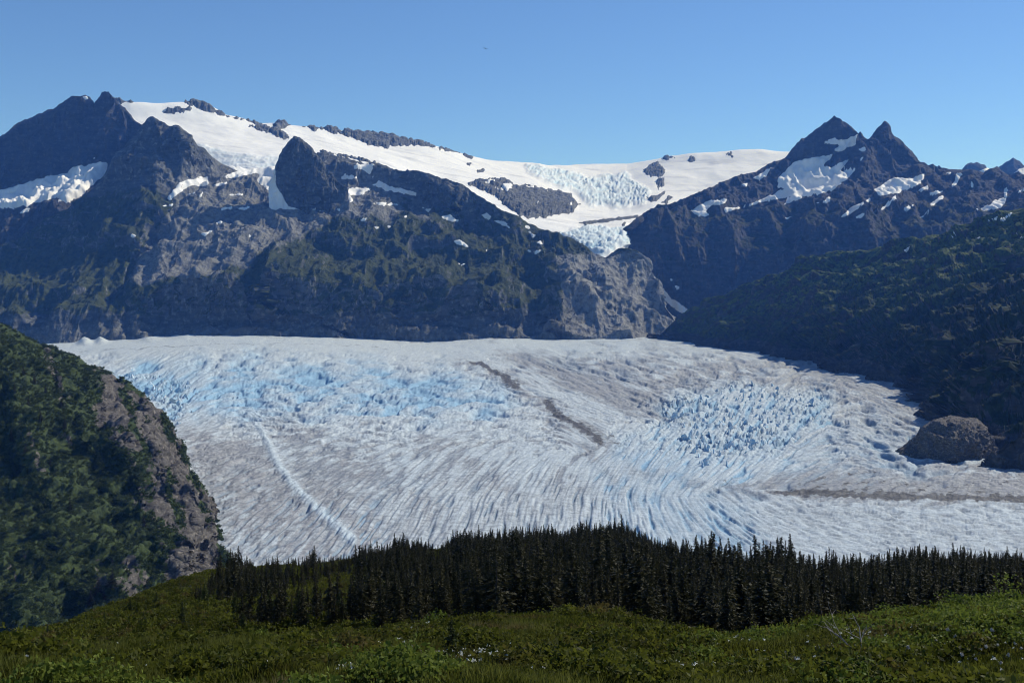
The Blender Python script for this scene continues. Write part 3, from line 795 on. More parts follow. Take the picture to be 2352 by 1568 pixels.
# broad form: the far edge swells and dips along the foot of the massif
edge = np.interp(GX, [60, 130, 250, 330, 420, 560, 660, 760, 900, 1000, 1100, 1180, 1290, 1400, 1500, 1600, 2420], [789, 786, 777, 775, 770, 768, 770, 774, 781, 784, 778, 777, 782, 776, 778, 782, 782])
for _ in range(3):
    edge = np.apply_along_axis(lambda r_: np.convolve(np.pad(r_, 25, mode='edge'), np.ones(51) / 51, 'valid'), 1, edge[:1]) + 0 * edge
h += (779 - edge) * 2.1 * sstep(2300, 5000, Y)
h += 5 * fbm2(X / 420, Y / 420, 3, 0.5, 2) * sstep(900, 1600, Y)


def zone(poly, soft, wob=14, seed=0):
    return sstep(-soft, soft, poly_sd(poly, GX, GY) + wob * fbm2(GX / 90, GY / 45, 3, 0.5, seed))


Z_BLUE = [(240, 850), (330, 838), (600, 832), (900, 838), (1060, 850), (1180, 900), (1130, 945), (960, 950), (800, 945), (650, 950), (560, 965), (450, 960), (400, 935), (300, 890)]
Z_SER_L = [(265, 860), (330, 858), (400, 870), (450, 900), (420, 945), (395, 990), (380, 935), (330, 905)]
Z_SER = [(1490, 930), (1600, 900), (1720, 890), (1840, 900), (1900, 920), (1880, 960), (1830, 1010), (1790, 1060), (1700, 1110), (1600, 1100), (1510, 1090), (1430, 1060), (1420, 1010), (1480, 980), (1510, 955)]
Z_RDARK = [(1180, 800), (1500, 785), (1720, 815), (1900, 855), (2080, 910), (2130, 960), (2080, 1000), (1960, 960), (1860, 900), (1700, 880), (1580, 900), (1500, 930), (1400, 910), (1300, 870), (1180, 830)]
Z_BOT_L = [(430, 1060), (560, 1040), (700, 1120), (860, 1180), (880, 1320), (480, 1320), (500, 1200)]
Z_BOT_M = [(760, 1130), (1000, 1090), (1240, 1100), (1420, 1110), (1480, 1200), (1450, 1300), (800, 1320)]
Z_BOT_R = [(1380, 1080), (1560, 1110), (1720, 1160), (1760, 1230), (1700, 1330), (1400, 1300)]
Z_RIGHT = [(1640, 1150), (1900, 1150), (2420, 1150), (2420, 1340), (1650, 1320)]
Z_MID = [(560, 960), (1150, 950), (1300, 1000), (1380, 1060), (1300, 1110), (1000, 1120), (800, 1140), (640, 1060)]
Z_EDGE_R = [(1840, 960), (1960, 960), (2110, 1000), (2120, 1060), (2200, 1090), (2000, 1110), (1800, 1110), (1790, 1060)]
zb = zone(Z_BLUE, 34, 40, 1); zsl = zone(Z_SER_L, 14, 14, 2); zs = zone(Z_SER, 34, 44, 3); zrd = zone(Z_RDARK, 40, 30, 4)
zbl = zone(Z_BOT_L, 60, 50, 5); zbm = zone(Z_BOT_M, 64, 60, 6); zbr = zone(Z_BOT_R, 60, 50, 7); zr = zone(Z_RIGHT, 40, 30, 8)
zm = zone(Z_MID, 50, 40, 9); zer = zone(Z_EDGE_R, 36, 30, 10)
patchy = sstep(-0.45, 0.4, fbm2(X / 130, Y / 200, 4, 0.55, 70))


# streaks and cracks run along the ice's stress field: the lines below give their bearing as surveyed from the hill
FIELD = [(200, 800, 1), (500, 790, 1), (800, 800, 2), (1100, 790, 0), (300, 860, 15), (380, 900, 40), (420, 960, 20), (600, 870, 1), (800, 890, 0), (1000, 880, 3), (600, 960, -4), (900, 990, 2), (1150, 960, 3), (1200, 1010, 6),
         (1350, 800, -5), (1500, 820, -7), (1700, 850, -7), (1250, 850, -24), (1400, 900, -24), (1500, 935, -20), (1550, 890, -10), (1900, 890, -12), (2050, 930, -18), (2000, 880, -18),
         (1600, 960, 62), (1700, 950, 66), (1800, 930, 58), (1860, 930, 40), (1550, 1040, 52), (1650, 1030, 58), (1750, 1020, 52), (1820, 1010, 42), (1470, 1020, 50), (1450, 1080, 58), (1600, 1090, 40), (1720, 1080, 38), (1850, 1060, 20),
         (1950, 1000, -14), (2050, 1020, -18), (2000, 1060, -20), (1900, 1100, 28), (2000, 1105, 20), (2150, 1110, 8), (2300, 1120, -3),
         (1800, 1180, -20), (1900, 1230, -16), (2000, 1200, -10), (2250, 1220, -4), (1680, 1150, -34), (1700, 1210, -38), (1600, 1190, -52), (1520, 1200, -64), (1450, 1190, -80), (1350, 1180, 86), (1200, 1190, 79), (1100, 1200, 72), (1000, 1200, 64), (900, 1200, 58), (800, 1200, 52), (700, 1190, 46), (600, 1200, 38), (520, 1150, 24), (500, 1230, 42), (480, 1060, 8), (560, 1080, 18),
         (700, 1080, 24), (850, 1110, 36), (800, 1040, 8), (1000, 1090, 40), (1150, 1080, 45), (1300, 1090, 62), (1350, 1010, -36), (1400, 1040, 40)]
RX0, RX1, RY0, RY1 = 20.0, 2440.0, 764.0, 1432.0
rx = np.arange(RX0, RX1, 2.0); ry = np.arange(RY0, RY1, 1.0)
FXg, FYg = np.meshgrid(np.arange(RX0, RX1, 12.0), np.arange(RY0, RY1, 6.0))
cs = np.zeros_like(FXg); sn = np.zeros_like(FXg)
for x_, y_, a_ in FIELD:
    w_ = 1.0 / (((FXg - x_) / 1.0) ** 2 + ((FYg - y_) * 1.7) ** 2 + 900.0) ** 1.6
    cs += w_ * math.cos(2 * math.radians(a_)); sn += w_ * math.sin(2 * math.radians(a_))
ang = 0.5 * np.arctan2(sn, cs)
nr, nc = len(ry), len(rx)
ci = np.clip(((rx - RX0) / 12.0).round().astype(int), 0, FXg.shape[1] - 1); ri = np.clip(((ry - RY0) / 6.0).round().astype(int), 0, FXg.shape[0] - 1)
ang = ang[np.ix_(ri, ci)]
DX, DY = np.cos(ang).astype(np.float32), -np.sin(ang).astype(np.float32)


def blur(a, sx, sy):
    fy_ = np.fft.fftfreq(a.shape[0]); fx_ = np.fft.rfftfreq(a.shape[1])
    g_ = np.exp(-2 * (np.pi * fy_ * sy) ** 2)[:, None] * np.exp(-2 * (np.pi * fx_ * sx) ** 2)[None]
    return np.fft.irfft2(np.fft.rfft2(a) * g_, a.shape)


def streaks(thick, length, seed):
    """noise drawn out along the bearing field; zero mean, unit spread"""
    r = np.random.default_rng(seed)
    N = blur(r.normal(size=(nr, nc)), thick * 0.25, thick * 0.42).astype(np.float32)
    N /= N.std()
    J, I = np.meshgrid(np.arange(nc, dtype=np.float32), np.arange(nr, dtype=np.float32))
    acc = N.copy(); st = max(2.0, thick * 0.45); n = int(length / st); tot = 1.0
    for sg in (1.0, -1.0):
        px_, py_ = J * 2.0, I.copy()
        dx, dy = DX * sg, DY * sg
        for k in range(n):
            px_ = px_ + dx * st; py_ = py_ + dy * st
            a = np.clip(py_.astype(np.int32), 0, nr - 1); b = np.clip((px_ * 0.5).astype(np.int32), 0, nc - 1)
            w_ = 1 - k / n
            acc += N[a, b] * w_; tot += w_ * 0.5
            ndx, ndy = DX[a, b], DY[a, b]
            s_ = np.where(ndx * dx + ndy * dy < 0, -1.0, 1.0).astype(np.float32)
            dx, dy = ndx * s_, ndy * s_
    acc -= acc.mean()
    return acc / acc.std()


_ix = np.clip((GX - RX0) / 2.0, 0, nc - 1.001); _iy = np.clip((GY - RY0), 0, nr - 1.001)
_i0 = _iy.astype(int); _j0 = _ix.astype(int); _fi = _iy - _i0; _fj = _ix - _j0


def pick(a):
    return (a[_i0, _j0] * (1 - _fj) + a[_i0, _j0 + 1] * _fj) * (1 - _fi) + (a[_i0 + 1, _j0] * (1 - _fj) + a[_i0 + 1, _j0 + 1] * _fj) * _fi


S0 = pick(streaks(10, 34, 1)); S1 = pick(streaks(5.0, 19, 2)); S2 = pick(streaks(2.7, 22, 3)); S3 = pick(streaks(1.8, 16, 4))
phi = pick(ang)
ny_, nx_ = np.cos(phi), np.sin(phi)
mpp = 1.0 / np.sqrt((ny_ / (Y * Y / (-ICE_Z * F))) ** 2 + (nx_ / (Y / F)) ** 2)     # metres across a streak per unit of its width
mid = 0.5 + 0.5 * np.tanh(2.2 * fbm2(X / 240, Y / 420, 4, 0.55, 91))                # where the surface is rougher
mid2 = 0.5 + 0.5 * np.tanh(2.6 * fbm2(GX / 130, GY / 55, 4, 0.55, 92))
k0 = 0.05 + 0.14 * zbl + 0.14 * zbm + 0.36 * zb + 0.12 * zs + 0.34 * zer + 0.10 * zrd + 0.05 * zbr + 0.05 * zm
k1 = 0.05 + 0.30 * zb + 0.75 * zs + 0.28 * zer + 0.26 * zrd + 0.46 * zbl + 0.50 * zbm + 0.60 * zbr + 0.07 * zr + 0.04 * zm + 0.4 * zsl
k2 = 0.09 + 0.22 * zb + 0.6 * zs + 0.16 * zer + 0.28 * zrd + 0.52 * zbl + 0.60 * zbm + 0.5 * zbr + 0.18 * zr + 0.12 * zm
topfade = 1 - 0.85 * sstep(3300, 4600, Y)
k0 = k0 * (0.4 + 1.1 * mid2) * topfade; k1 = k1 * (0.12 + 1.45 * mid) * topfade; k2 = k2 * (0.25 + 1.3 * mid2) * topfade


def sharp(s):
    """flat-topped swells parted by narrow cracks"""
    return np.clip(s, -0.7, 0.7) * 0.45 - 1.7 * sstep(0.75, 1.7, -s)


h += np.clip(k0 * mpp * 10, 0, 9) * sharp(S0) * 0.42 + np.clip(k1 * mpp * 5, 0, 6) * sharp(S1) * 0.5 + np.clip(k2 * mpp * 2.7, 0, 4) * sharp(S2) * 0.55 + np.clip(0.18 * mpp * 1.8, 0, 1.6) * S3 * topfade * 0.7
crack = np.clip(k0 * 1.6 * sstep(0.55, 1.5, -S0) + k1 * 2.0 * sstep(0.7, 1.7, -S1) + k2 * 1.7 * sstep(0.8, 1.8, -S2), 0, 1)
low = np.clip(0.5 - 0.3 * S0 * (k0 > 0.1) - 0.25 * S1, 0, 1)

# blocks of ice parted by deep cracks


def worley(u, v, seed):
    iu = np.floor(u).astype(np.int64); iv = np.floor(v).astype(np.int64)
    f1 = np.full(u.shape, 9.0); f2 = np.full(u.shape, 9.0); idv = np.zeros(u.shape)
    tx = np.zeros(u.shape); ty = np.zeros(u.shape)
    for a in (-1, 0, 1):
        for b in (-1, 0, 1):
            hh_ = _perm[(_perm[(iu + a + seed) & 511] + iv + b) & 511]
            ox = iu + a + ((hh_ * 37) % 101) / 101.0; oy = iv + b + ((hh_ * 61) % 103) / 103.0
            d = np.hypot(u - ox, v - oy)
            nearer = d < f1
            f2 = np.where(nearer, f1, np.minimum(f2, d)); f1 = np.where(nearer, d, f1)
            idv = np.where(nearer, (hh_ % 97) / 97.0, idv); tx = np.where(nearer, u - ox, tx); ty = np.where(nearer, v - oy, ty)
    return f1, f2, idv, tx, ty


wpx = X + 12 * fbm2(X / 30, Y / 40, 3, 0.55, 81); wpy = Y + 20 * fbm2(X / 30, Y / 40, 3, 0.55, 82)
zs_top = zs * sstep(1080, 1000, GY)
for z_, du_, dv_, amp_, sd_ in [(zs_top, 20, 48, 17.0, 1), (zs_top, 9, 22, 7.0, 2), (zsl, 13, 34, 12.0, 5)]:
    f1, f2, idv, tx, ty = worley((wpx - 0.45 * wpy * (sd_ < 3)) / du_, wpy / dv_, sd_ * 13)
    blk = sstep(0.0, 0.3, f2 - f1)
    h += z_ * mid * amp_ * (blk * (0.25 + 0.75 * idv) + 0.55 * idv * (tx * 0.9 - ty * 0.5) * blk - 0.45)
    crack = np.maximum(crack, 0.8 * z_ * mid * (1 - sstep(0.0, 0.14, f2 - f1)))
# snow heaps where avalanches land at the foot of the massif
for x_, w_, a_ in [(196, 14, 26), (232, 13, 22), (345, 20, 13), (430, 26, 8), (1130, 40, 6)]:
    h += a_ * np.exp(-((GX - x_) / w_) ** 2) * sstep(4700, 5100, Y) * (0.75 + 0.5 * fbm2(X / 40, Y / 60, 3, 0.5, 7))
# slump toward the rock walls
GP[..., 2] += h
far_fade = 1 - sstep(4300, 5300, Y) * 0.6

zbv = zb * (0.55 + 0.6 * mid2)
blue = zbv * (0.28 + 0.5 * low + 0.3 * crack) + zs * (0.10 + 0.4 * low * mid + 0.5 * crack) + zsl * (0.12 + 0.3 * low)
blue += zbr * (0.08 + 0.22 * low + 0.3 * crack) + 0.25 * (zbm + zbl) * crack + zr * (0.05 + 0.2 * crack) + 0.10 * zm * low + zer * (0.04 + 0.18 * low + 0.3 * crack) + 0.2 * zrd * low * mid2
blue += 0.10
blue += 0.2 * zone([(1380, 1010), (1500, 1040), (1720, 1130), (1650, 1180), (1500, 1110), (1380, 1080)], 60, 40, 15) * low
# pale blue stripe of clean ice on the left
dl, pl_ = line_d([(590, 975), (612, 1010), (640, 1070), (680, 1120), (725, 1165), (770, 1205), (810, 1240)], GX + 4 * perlin2(GX / 20, GY / 20), GY)
stripe = np.exp(-(dl / np.interp(GY, [980, 1200], [7, 12])) ** 2)
blue = blue * (1 - 0.4 * stripe) + 0.14 * stripe
GP[..., 2] += 2.2 * stripe
grey = 0.27 + 0.38 * zbl + 0.48 * zrd + 0.16 * zbm + 0.12 * zr + 0.22 * zer
grey += 0.55 * zone([(430, 1000), (560, 990), (640, 1090), (760, 1190), (700, 1200), (560, 1120), (440, 1080)], 70, 60, 21)
grey += 0.55 * zone([(660, 1000), (800, 1030), (900, 1090), (820, 1140), (730, 1120), (680, 1050)], 70, 60, 22)
grey += 0.35 * zone([(980, 1040), (1080, 1050), (1120, 1090), (1050, 1120), (980, 1090)], 60, 50, 28)
grey += 0.95 * zone([(1150, 810), (1300, 850), (1420, 905), (1560, 960), (1480, 960), (1360, 905), (1230, 845)], 26, 16, 23)
grey += 0.55 * zone([(1900, 1085), (2100, 1080), (2352, 1105), (2352, 1150), (1900, 1140), (1750, 1130)], 26, 16, 24)
for pts_, w_, a_ in [([(1060, 826), (1210, 900), (1290, 960), (1400, 1036), (1500, 1085), (1620, 1115), (1720, 1125)], 20, 0.55), ([(1130, 800), (1300, 842), (1440, 905), (1560, 960), (1640, 1005)], 18, 0.6), ([(1250, 800), (1450, 850), (1620, 890)], 12, 0.4), ([(1680, 1112), (1900, 1122), (2150, 1128), (2400, 1135)], 22, 0.6),
                     ([(640, 960), (760, 1040), (900, 1110), (1010, 1180)], 26, 0.4), ([(430, 1000), (520, 1090), (620, 1180), (700, 1260)], 34, 0.45), ([(960, 1010), (1080, 1060), (1180, 1130)], 16, 0.35), ([(1200, 950), (1330, 1030), (1420, 1100)], 8, 0.4), ([(2145, 955), (2110, 1005), (2125, 1050), (2200, 1078), (2352, 1096)], 16, 0.7)]:
    d_, _ = line_d(pts_, GX + 12 * perlin2(GX / 60, GY / 40, 41), GY + 8 * perlin2(GX / 60, GY / 40, 42))
    grey += a_ * np.exp(-(d_ / w_) ** 2) * np.clip(0.65 - 0.3 * S1 - 0.2 * S2, 0.1, 1.4)
mg, _ = line_d(cont, GX, GY)
grey += 0.7 * np.exp(-(np.minimum(np.abs(mg), 200) / 30.0) ** 2) * (0.6 + 0.5 * fbm2(GX / 60, GY / 25, 3, 0.5, 33))
grey += 0.30 * fbm2(X / 150, Y / 220, 5, 0.55, 26) + 0.16 * S1 * -1 * (0.3 + zrd + zbl + zm) + 0.10 * S2 * -1
grey += 0.6 * crack * (zbl + zrd + zm + 0.6 * zbm + 0.5 * zs + 0.5 * zer)  # cracks greyer: dirt, with their shade mixed into the colour
grey *= (1 - 0.8 * zbv.clip(0, 1)) * (1 - 0.5 * zs) * (1 - 0.9 * stripe) * (0.35 + 0.65 * topfade)
grey += 0.55 * sstep(4850, 5200, Y) * sstep(-0.1, 0.5, fbm2(GX / 40, GY / 7, 4, 0.6, 66))


def moraine(pts, w, seed, strength=1.0, brk=0.5):
    d, pos = line_d(pts, GX + 6 * perlin2(GX / 40, GY / 25, seed), GY + 4 * perlin2(GX / 30, GY / 20, seed + 1))
    ww = 1.6 * np.interp(pos, np.linspace(0, 1, len(w)), w)
    strength = strength * sstep(0, 0.12, pos) * (1 - 0.9 * sstep(0.85, 1.0, pos))
    return strength * np.exp(-(d / (ww * (0.6 + 0.9 * np.clip(0.5 + perlin2(GX / 16, GY / 11, seed + 4), 0, 1)))) ** 2) * (1 - 0.4 * brk + 0.4 * brk * sstep(-0.35, 0.25, perlin2(GX / 28, GY / 18, seed + 2) + 0.3 * S2))


deb_shade = moraine([(1060, 826), (1100, 836), (1160, 868), (1185, 885), (1210, 900)], [2.5, 3, 5, 9, 6], 3, 0.95)
deb_shade = np.maximum(deb_shade, moraine([(1240, 905), (1262, 930), (1285, 955), (1315, 970), (1350, 990), (1400, 1036)], [5, 7, 7, 6, 6, 3], 5, 0.95, 0.4))
deb_shade = np.maximum(deb_shade, moraine([(1320, 962), (1380, 1000), (1440, 1030)], [3, 10, 4], 6, 0.6, 0.6))
deb_shade = np.maximum(deb_shade, moraine([(1700, 1110), (1760, 1128), (1850, 1132), (1980, 1138), (2150, 1142), (2800, 1150)], [3, 6, 6, 7, 8, 6], 7, 1.1, 0.5))
deb_shade = np.maximum(deb_shade, moraine([(1800, 1128), (1880, 1105), (1960, 1090), (2040, 1082)], [3, 3, 3, 2], 8, 0.6, 0.7))
deb_shade = np.maximum(deb_shade, moraine([(1900, 1130), (1990, 1108), (2120, 1118), (2352, 1128)], [4, 6, 10, 9], 10, 0.55, 0.8))
deb_shade = np.maximum(deb_shade, moraine([(1700, 1115), (1650, 1098), (1600, 1075), (1560, 1060)], [3, 3, 2, 2], 12, 0.5, 0.8))
deb_shade = np.maximum(deb_shade, moraine([(100, 803), (300, 804), (520, 801), (784, 796), (1000, 800)], [1.2, 1.6, 1.6, 1.5, 1], 14, 0.55, 0.4))
deb_shade = np.maximum(deb_shade, moraine([(1500, 945), (1560, 960), (1600, 985)], [6, 9, 5], 16, 0.5, 0.8))
for x_ in (1790, 1850, 1905, 1965, 2030, 2095, 2170, 2250):
    deb_shade = np.maximum(deb_shade, moraine([(x_, 1138), (x_ + 34, 1118), (x_ + 76, 1104)], [4, 4, 2], 20 + x_ % 17, 0.62, 0.7))
deb_shade = np.maximum(deb_shade, 0.42 * crack * (zbl * 0.4 + zrd * 0.8 + zm * 0.5 + 0.45 * zs))  # crack bottoms darkened: dirt plus the shade in them, as colour
gf = grid_faces(*X.shape)
cut = (GX < np.interp(GY, [771, 1100, 1200, 1270, 1300, 1340, 1420], [40, 200, 340, 400, 440, 470, 520])).ravel()
gf = gf[~cut[gf].all(1)]
me = mesh_np('glacier', GP.reshape(-1, 3), gf, True,
             {'blue': np.clip(blue, 0, 0.8), 'grey': np.clip(grey, 0, 1.2), 'debris_shade': deb_shade}, M_ICE)
glacier = link('glacier', me); glacier['kind'] = 'structure'

# free-standing seracs along the broken rim of the icefall and by the left slope
M_SERAC = MB('serac_ice')
M_SERAC.color(M_SERAC.mix(M_SERAC.step(M_SERAC.noise(0.25, 4), 0.42, 0.62), (0.62, 0.66, 0.69), (0.30, 0.50, 0.66)))
M_SERAC = M_SERAC.m


def serac_mesh(seed):
    r = np.random.default_rng(seed)
    k = 7; rings = 5; V_ = []
    a = np.sort(r.uniform(0, 2 * np.pi, k)); rad = r.uniform(0.6, 1.2, k)
    lean = r.normal(0, 0.16, 2) + np.array([0.1, -0.05])
    for i in range(rings):
        t = i / (rings - 1)
        s = (1 - t) ** 0.8 * 0.5 + 0.05 + 0.06 * (i == 3)
        j = r.uniform(0.75, 1.25, k)
        V_.append(np.column_stack([np.cos(a) * rad * s * j * 0.8 + lean[0] * t, np.sin(a) * rad * s * j + lean[1] * t, np.full(k, t) + r.uniform(-0.05, 0.05, k) - 0.35 * (i == 0)]))
    V_ = np.concatenate(V_); i = np.arange(rings * k).reshape(rings, k); j = np.roll(i, -1, 1)
    f = np.stack([i[:-1], j[:-1], j[1:], i[1:]], -1).reshape(-1, 4)
    top = i[-1]
    f = np.concatenate([f, [[top[0], top[1], top[2], top[3]], [top[0], top[3], top[4], top[5]], [top[0], top[5], top[6], top[6]]][:2]])
    return mesh_np('serac', V_, f, False, None, M_SERAC)


SERACS = [serac_mesh(300 + k) for k in range(10)]
rs = np.random.default_rng(12)
RIM = [(1530, 940), (1580, 905), (1660, 895), (1740, 888), (1830, 895), (1890, 915), (1870, 950), (1800, 985), (1740, 1030), (1690, 1060), (1600, 1060), (1560, 1000), (1520, 975)]
for poly, n, hlo, hhi in [(RIM, 225, 7, 19), (Z_SER_L, 65, 8, 18)]:
    p0 = np.min(poly, 0) - 14; p1 = np.max(poly, 0) + 14; got = 0
    while got < n:
        x, y = rs.uniform(p0, p1)
        if poly_sd(poly, np.array([x]), np.array([y]))[0] < rs.uniform(-16, 22):
            continue
        i = int(np.argmin(np.abs(gy - y))); j = int(np.argmin(np.abs(gx - x)))
        o = link('serac', SERACS[int(rs.integers(0, 10))], None, glacier)
        s = rs.uniform(hlo, hhi) * (0.6 + 0.4 * rs.random())
        o.location = GP[i, j] - np.array([0, 0, 0.25 * s]); o.scale = (s * rs.uniform(0.45, 1.0), s * rs.uniform(0.5, 1.6), s)
        o.rotation_euler = (rs.normal(0, 0.2), rs.normal(0, 0.2), rs.normal(-0.5, 0.6) + math.pi * rs.integers(0, 2))
        got += 1

# ----------------------------------------------------------------------------
# foreground: meadow and wooded hill
# ----------------------------------------------------------------------------
def heath_mat(name, cols, scale):
    m = MB(name)
    n = m.noise(scale, 6, 0.65); n2 = m.noise(scale * 6, 5, 0.7)
    c = m.mix(m.step(n, 0.4, 0.62), cols[0], cols[1])
    c = m.mix(m.step(n2, 0.5, 0.75), c, cols[2])
    m.color(c); m.bump(n2, 0.15, 1.0)
    return m.m


def leaf_mat(name, c1, c2, c3=None, trans=0.35, rough=0.6):
    """leaves and needles: colour differs from plant to plant and leaf to leaf, thin enough to let light through"""
    m = MB(name)
    oi = m.n('ShaderNodeObjectInfo').outputs['Random']
    n = m.noise(1.7, 3, 0.6)
    f = m.math('ADD', m.math('MULTIPLY', oi, 0.6), m.math('MULTIPLY', n, 0.5))
    c = m.mix(m.step(f, 0.2, 0.85), c1, c2)
    if c3:
        c = m.mix(m.step(m.noise(0.35, 3, 0.6), 0.52, 0.68), c, c3)
    m.color(c); m.b.inputs['Roughness'].default_value = rough
    tr = m.n('ShaderNodeBsdfTranslucent'); m.l(c, tr.inputs['Color'])
    mx = m.n('ShaderNodeMixShader'); mx.inputs[0].default_value = trans
    m.l(m.b.outputs[0], mx.inputs[1]); m.l(tr.outputs[0], mx.inputs[2])
    m.l(mx.outputs[0], m.t.nodes['Material Output'].inputs['Surface'])
    return m.m


M_MEADOW = heath_mat('meadow_soil', ((0.016, 0.02, 0.007), (0.03, 0.033, 0.010), (0.035, 0.03, 0.013)), 0.25)
M_NEEDLE = leaf_mat('conifer_needles', (0.018, 0.021, 0.009), (0.050, 0.047, 0.022), None, 0.28)
M_NEEDLE2 = leaf_mat('young_needles', (0.03, 0.042, 0.012), (0.055, 0.068, 0.02), None, 0.3)
M_BARK = MB('bark'); M_BARK.color(M_BARK.mix(M_BARK.noise(6, 4), (0.05, 0.042, 0.036), (0.10, 0.088, 0.078))); M_BARK = M_BARK.m
M_HEATH = leaf_mat('heath_leaves', (0.038, 0.046, 0.006), (0.10, 0.11, 0.016), (0.085, 0.068, 0.02), 0.5)
M_GRASS = leaf_mat('grass_blades', (0.07, 0.08, 0.014), (0.14, 0.145, 0.034), (0.15, 0.125, 0.055), 0.5)
M_WILLOW = leaf_mat('willow_leaves', (0.075, 0.108, 0.016), (0.145, 0.178, 0.030), None, 0.4)
M_YBUSH = leaf_mat('yellow_leaves', (0.09, 0.095, 0.018), (0.15, 0.15, 0.035), None, 0.4)
M_ALDER = leaf_mat('alder_leaves', (0.036, 0.056, 0.02), (0.078, 0.105, 0.033), (0.05, 0.082, 0.034), 0.4)
M_PETAL = MB('petals'); M_PETAL.color((0.72, 0.74, 0.66)); M_PETAL = M_PETAL.m
M_DEADWOOD = MB('dead_wood'); M_DEADWOOD.color(M_DEADWOOD.mix(M_DEADWOOD.noise(9, 4), (0.22, 0.19, 0.17), (0.42, 0.38, 0.34))); M_DEADWOOD = M_DEADWOOD.m

md_sky = [(-500, 1490, 52), (0, 1482, 50), (200, 1475, 50), (400, 1470, 50), (640, 1472, 48), (800, 1462, 46), (900, 1445, 44), (960, 1428, 43), (1030, 1412, 42), (1100, 1405, 42), (1250, 1401, 42), (1350, 1404, 42), (1450, 1416, 42), (1530, 1433, 43), (1600, 1456, 44), (1640, 1468, 46), (1680, 1473, 47), (1730, 1466, 46), (1800, 1453, 45), (1900, 1434, 44), (2000, 1420, 43), (2080, 1408, 42), (2150, 1404, 41), (2250, 1397, 40), (2352, 1385, 39), (2600, 1355, 38), (2900, 1335, 38)]
md_sky = [(x, y + 17, Y_) for x, y, Y_ in md_sky]
md = Patch([[(-500, 2300, 5), (2900, 2300, 5)], [(-500, 1800, 11), (2900, 1800, 11)],
            [(-500, 1590, 19), (2900, 1570, 19)],
            [(-500, 1530, 28), (0, 1525, 28), (700, 1520, 28), (900, 1515, 29), (1200, 1520, 29), (1600, 1530, 28), (2000, 1500, 27), (2352, 1480, 26), (2900, 1440, 26)],
            [(-500, 1514, 40), (0, 1506, 40), (640, 1500, 39), (900, 1480, 37), (1100, 1452, 36), (1300, 1452, 36), (1500, 1474, 37), (1650, 1498, 38), (1900, 1467, 36), (2100, 1443, 35), (2352, 1428, 33), (2900, 1383, 33)],
            md_sky], -500, 2900, 9, back=(14, 9))
md.push(md.crest(0.1, 9) * (0.75 * fbm3(md.P / 6, 3, 0.5, 3) + 0.35 * fbm3(md.P / 2.2, 2, 0.5, 4)) * sstep(3, 12, md.P[..., 1]))
md.settle()
md_o = md.obj('meadow', M_MEADOW)

hl_sky = [(-500, 1515, 110), (0, 1484, 105), (90, 1464, 110), (160, 1447, 120), (220, 1427, 135), (300, 1390, 150), (420, 1350, 180), (480, 1336, 200), (540, 1334, 210), (700, 1328, 230), (830, 1310, 260), (1000, 1293, 300), (1200, 1277, 320), (1400, 1262, 330), (1470, 1278, 300), (1540, 1305, 260), (1620, 1330, 210), (1700, 1345, 190), (1850, 1345, 190), (2000, 1335, 200), (2200, 1325, 210), (2352, 1325, 210), (2900, 1320, 210)]
hl = Patch([[(-500, 1560, 62), (0, 1530, 60), (640, 1510, 58), (1000, 1480, 58), (1300, 1470, 58), (1640, 1510, 60), (1900, 1480, 60), (2352, 1440, 58), (2900, 1400, 58)],
            [(-500, 1530, 80), (0, 1492, 78), (200, 1455, 80), (400, 1420, 85), (640, 1420, 85), (800, 1410, 85), (1000, 1400, 85), (1300, 1395, 85), (1500, 1420, 80), (1640, 1460, 78), (1900, 1440, 80), (2352, 1400, 80), (2900, 1370, 80)],
            [(-500, 1520, 100), (0, 1488, 95), (150, 1455, 105), (260, 1405, 120), (400, 1370, 130), (520, 1365, 130), (700, 1360, 140), (900, 1340, 150), (1100, 1330, 160), (1300, 1320, 165), (1450, 1330, 150), (1560, 1360, 130), (1700, 1400, 120), (1900, 1390, 120), (2352, 1365, 115), (2900, 1350, 115)],
            hl_sky], -500, 2900, 6, back=(90, 70))
hl.push(0.9 * fbm3(hl.P / 16, 4, 0.5, 5)); hl.settle()
hl_o = hl.obj('wooded_hill', M_MEADOW)


# --- plant shapes -------------------------------------------------------------------
def quads(C, U, V_):
    """leaf quads centred at C spanned by half-vectors U and V_"""
    n = len(C)
    P = np.stack([C - U - V_ * 0.35, C + U * 0.2 - V_, C + U + V_ * 0.3, C - U * 0.2 + V_], 1).reshape(-1, 3)
    return P, np.arange(n * 4).reshape(n, 4)


def unit(v):
    return v / (np.linalg.norm(v, axis=-1, keepdims=True) + 1e-9)


def tube(pts, rad, sides=5):
    pts = np.asarray(pts, float); rad = np.asarray(rad, float)
    d = unit(np.gradient(pts, axis=0))
    ref = np.where(np.abs(d[:, 2:3]) > 0.9, np.array([[1.0, 0, 0]]), np.array([[0, 0, 1.0]]))
    a = unit(np.cross(d, ref)); b = np.cross(d, a)
    t = np.arange(sides) * 2 * np.pi / sides
    ring = pts[:, None] + rad[:, None, None] * (a[:, None] * np.cos(t)[None, :, None] + b[:, None] * np.sin(t)[None, :, None])
    n = len(pts); i = np.arange(n * sides).reshape(n, sides); j = np.roll(i, -1, 1)
    return ring.reshape(-1, 3), np.stack([i[:-1], j[:-1], j[1:], i[1:]], -1).reshape(-1, 4)


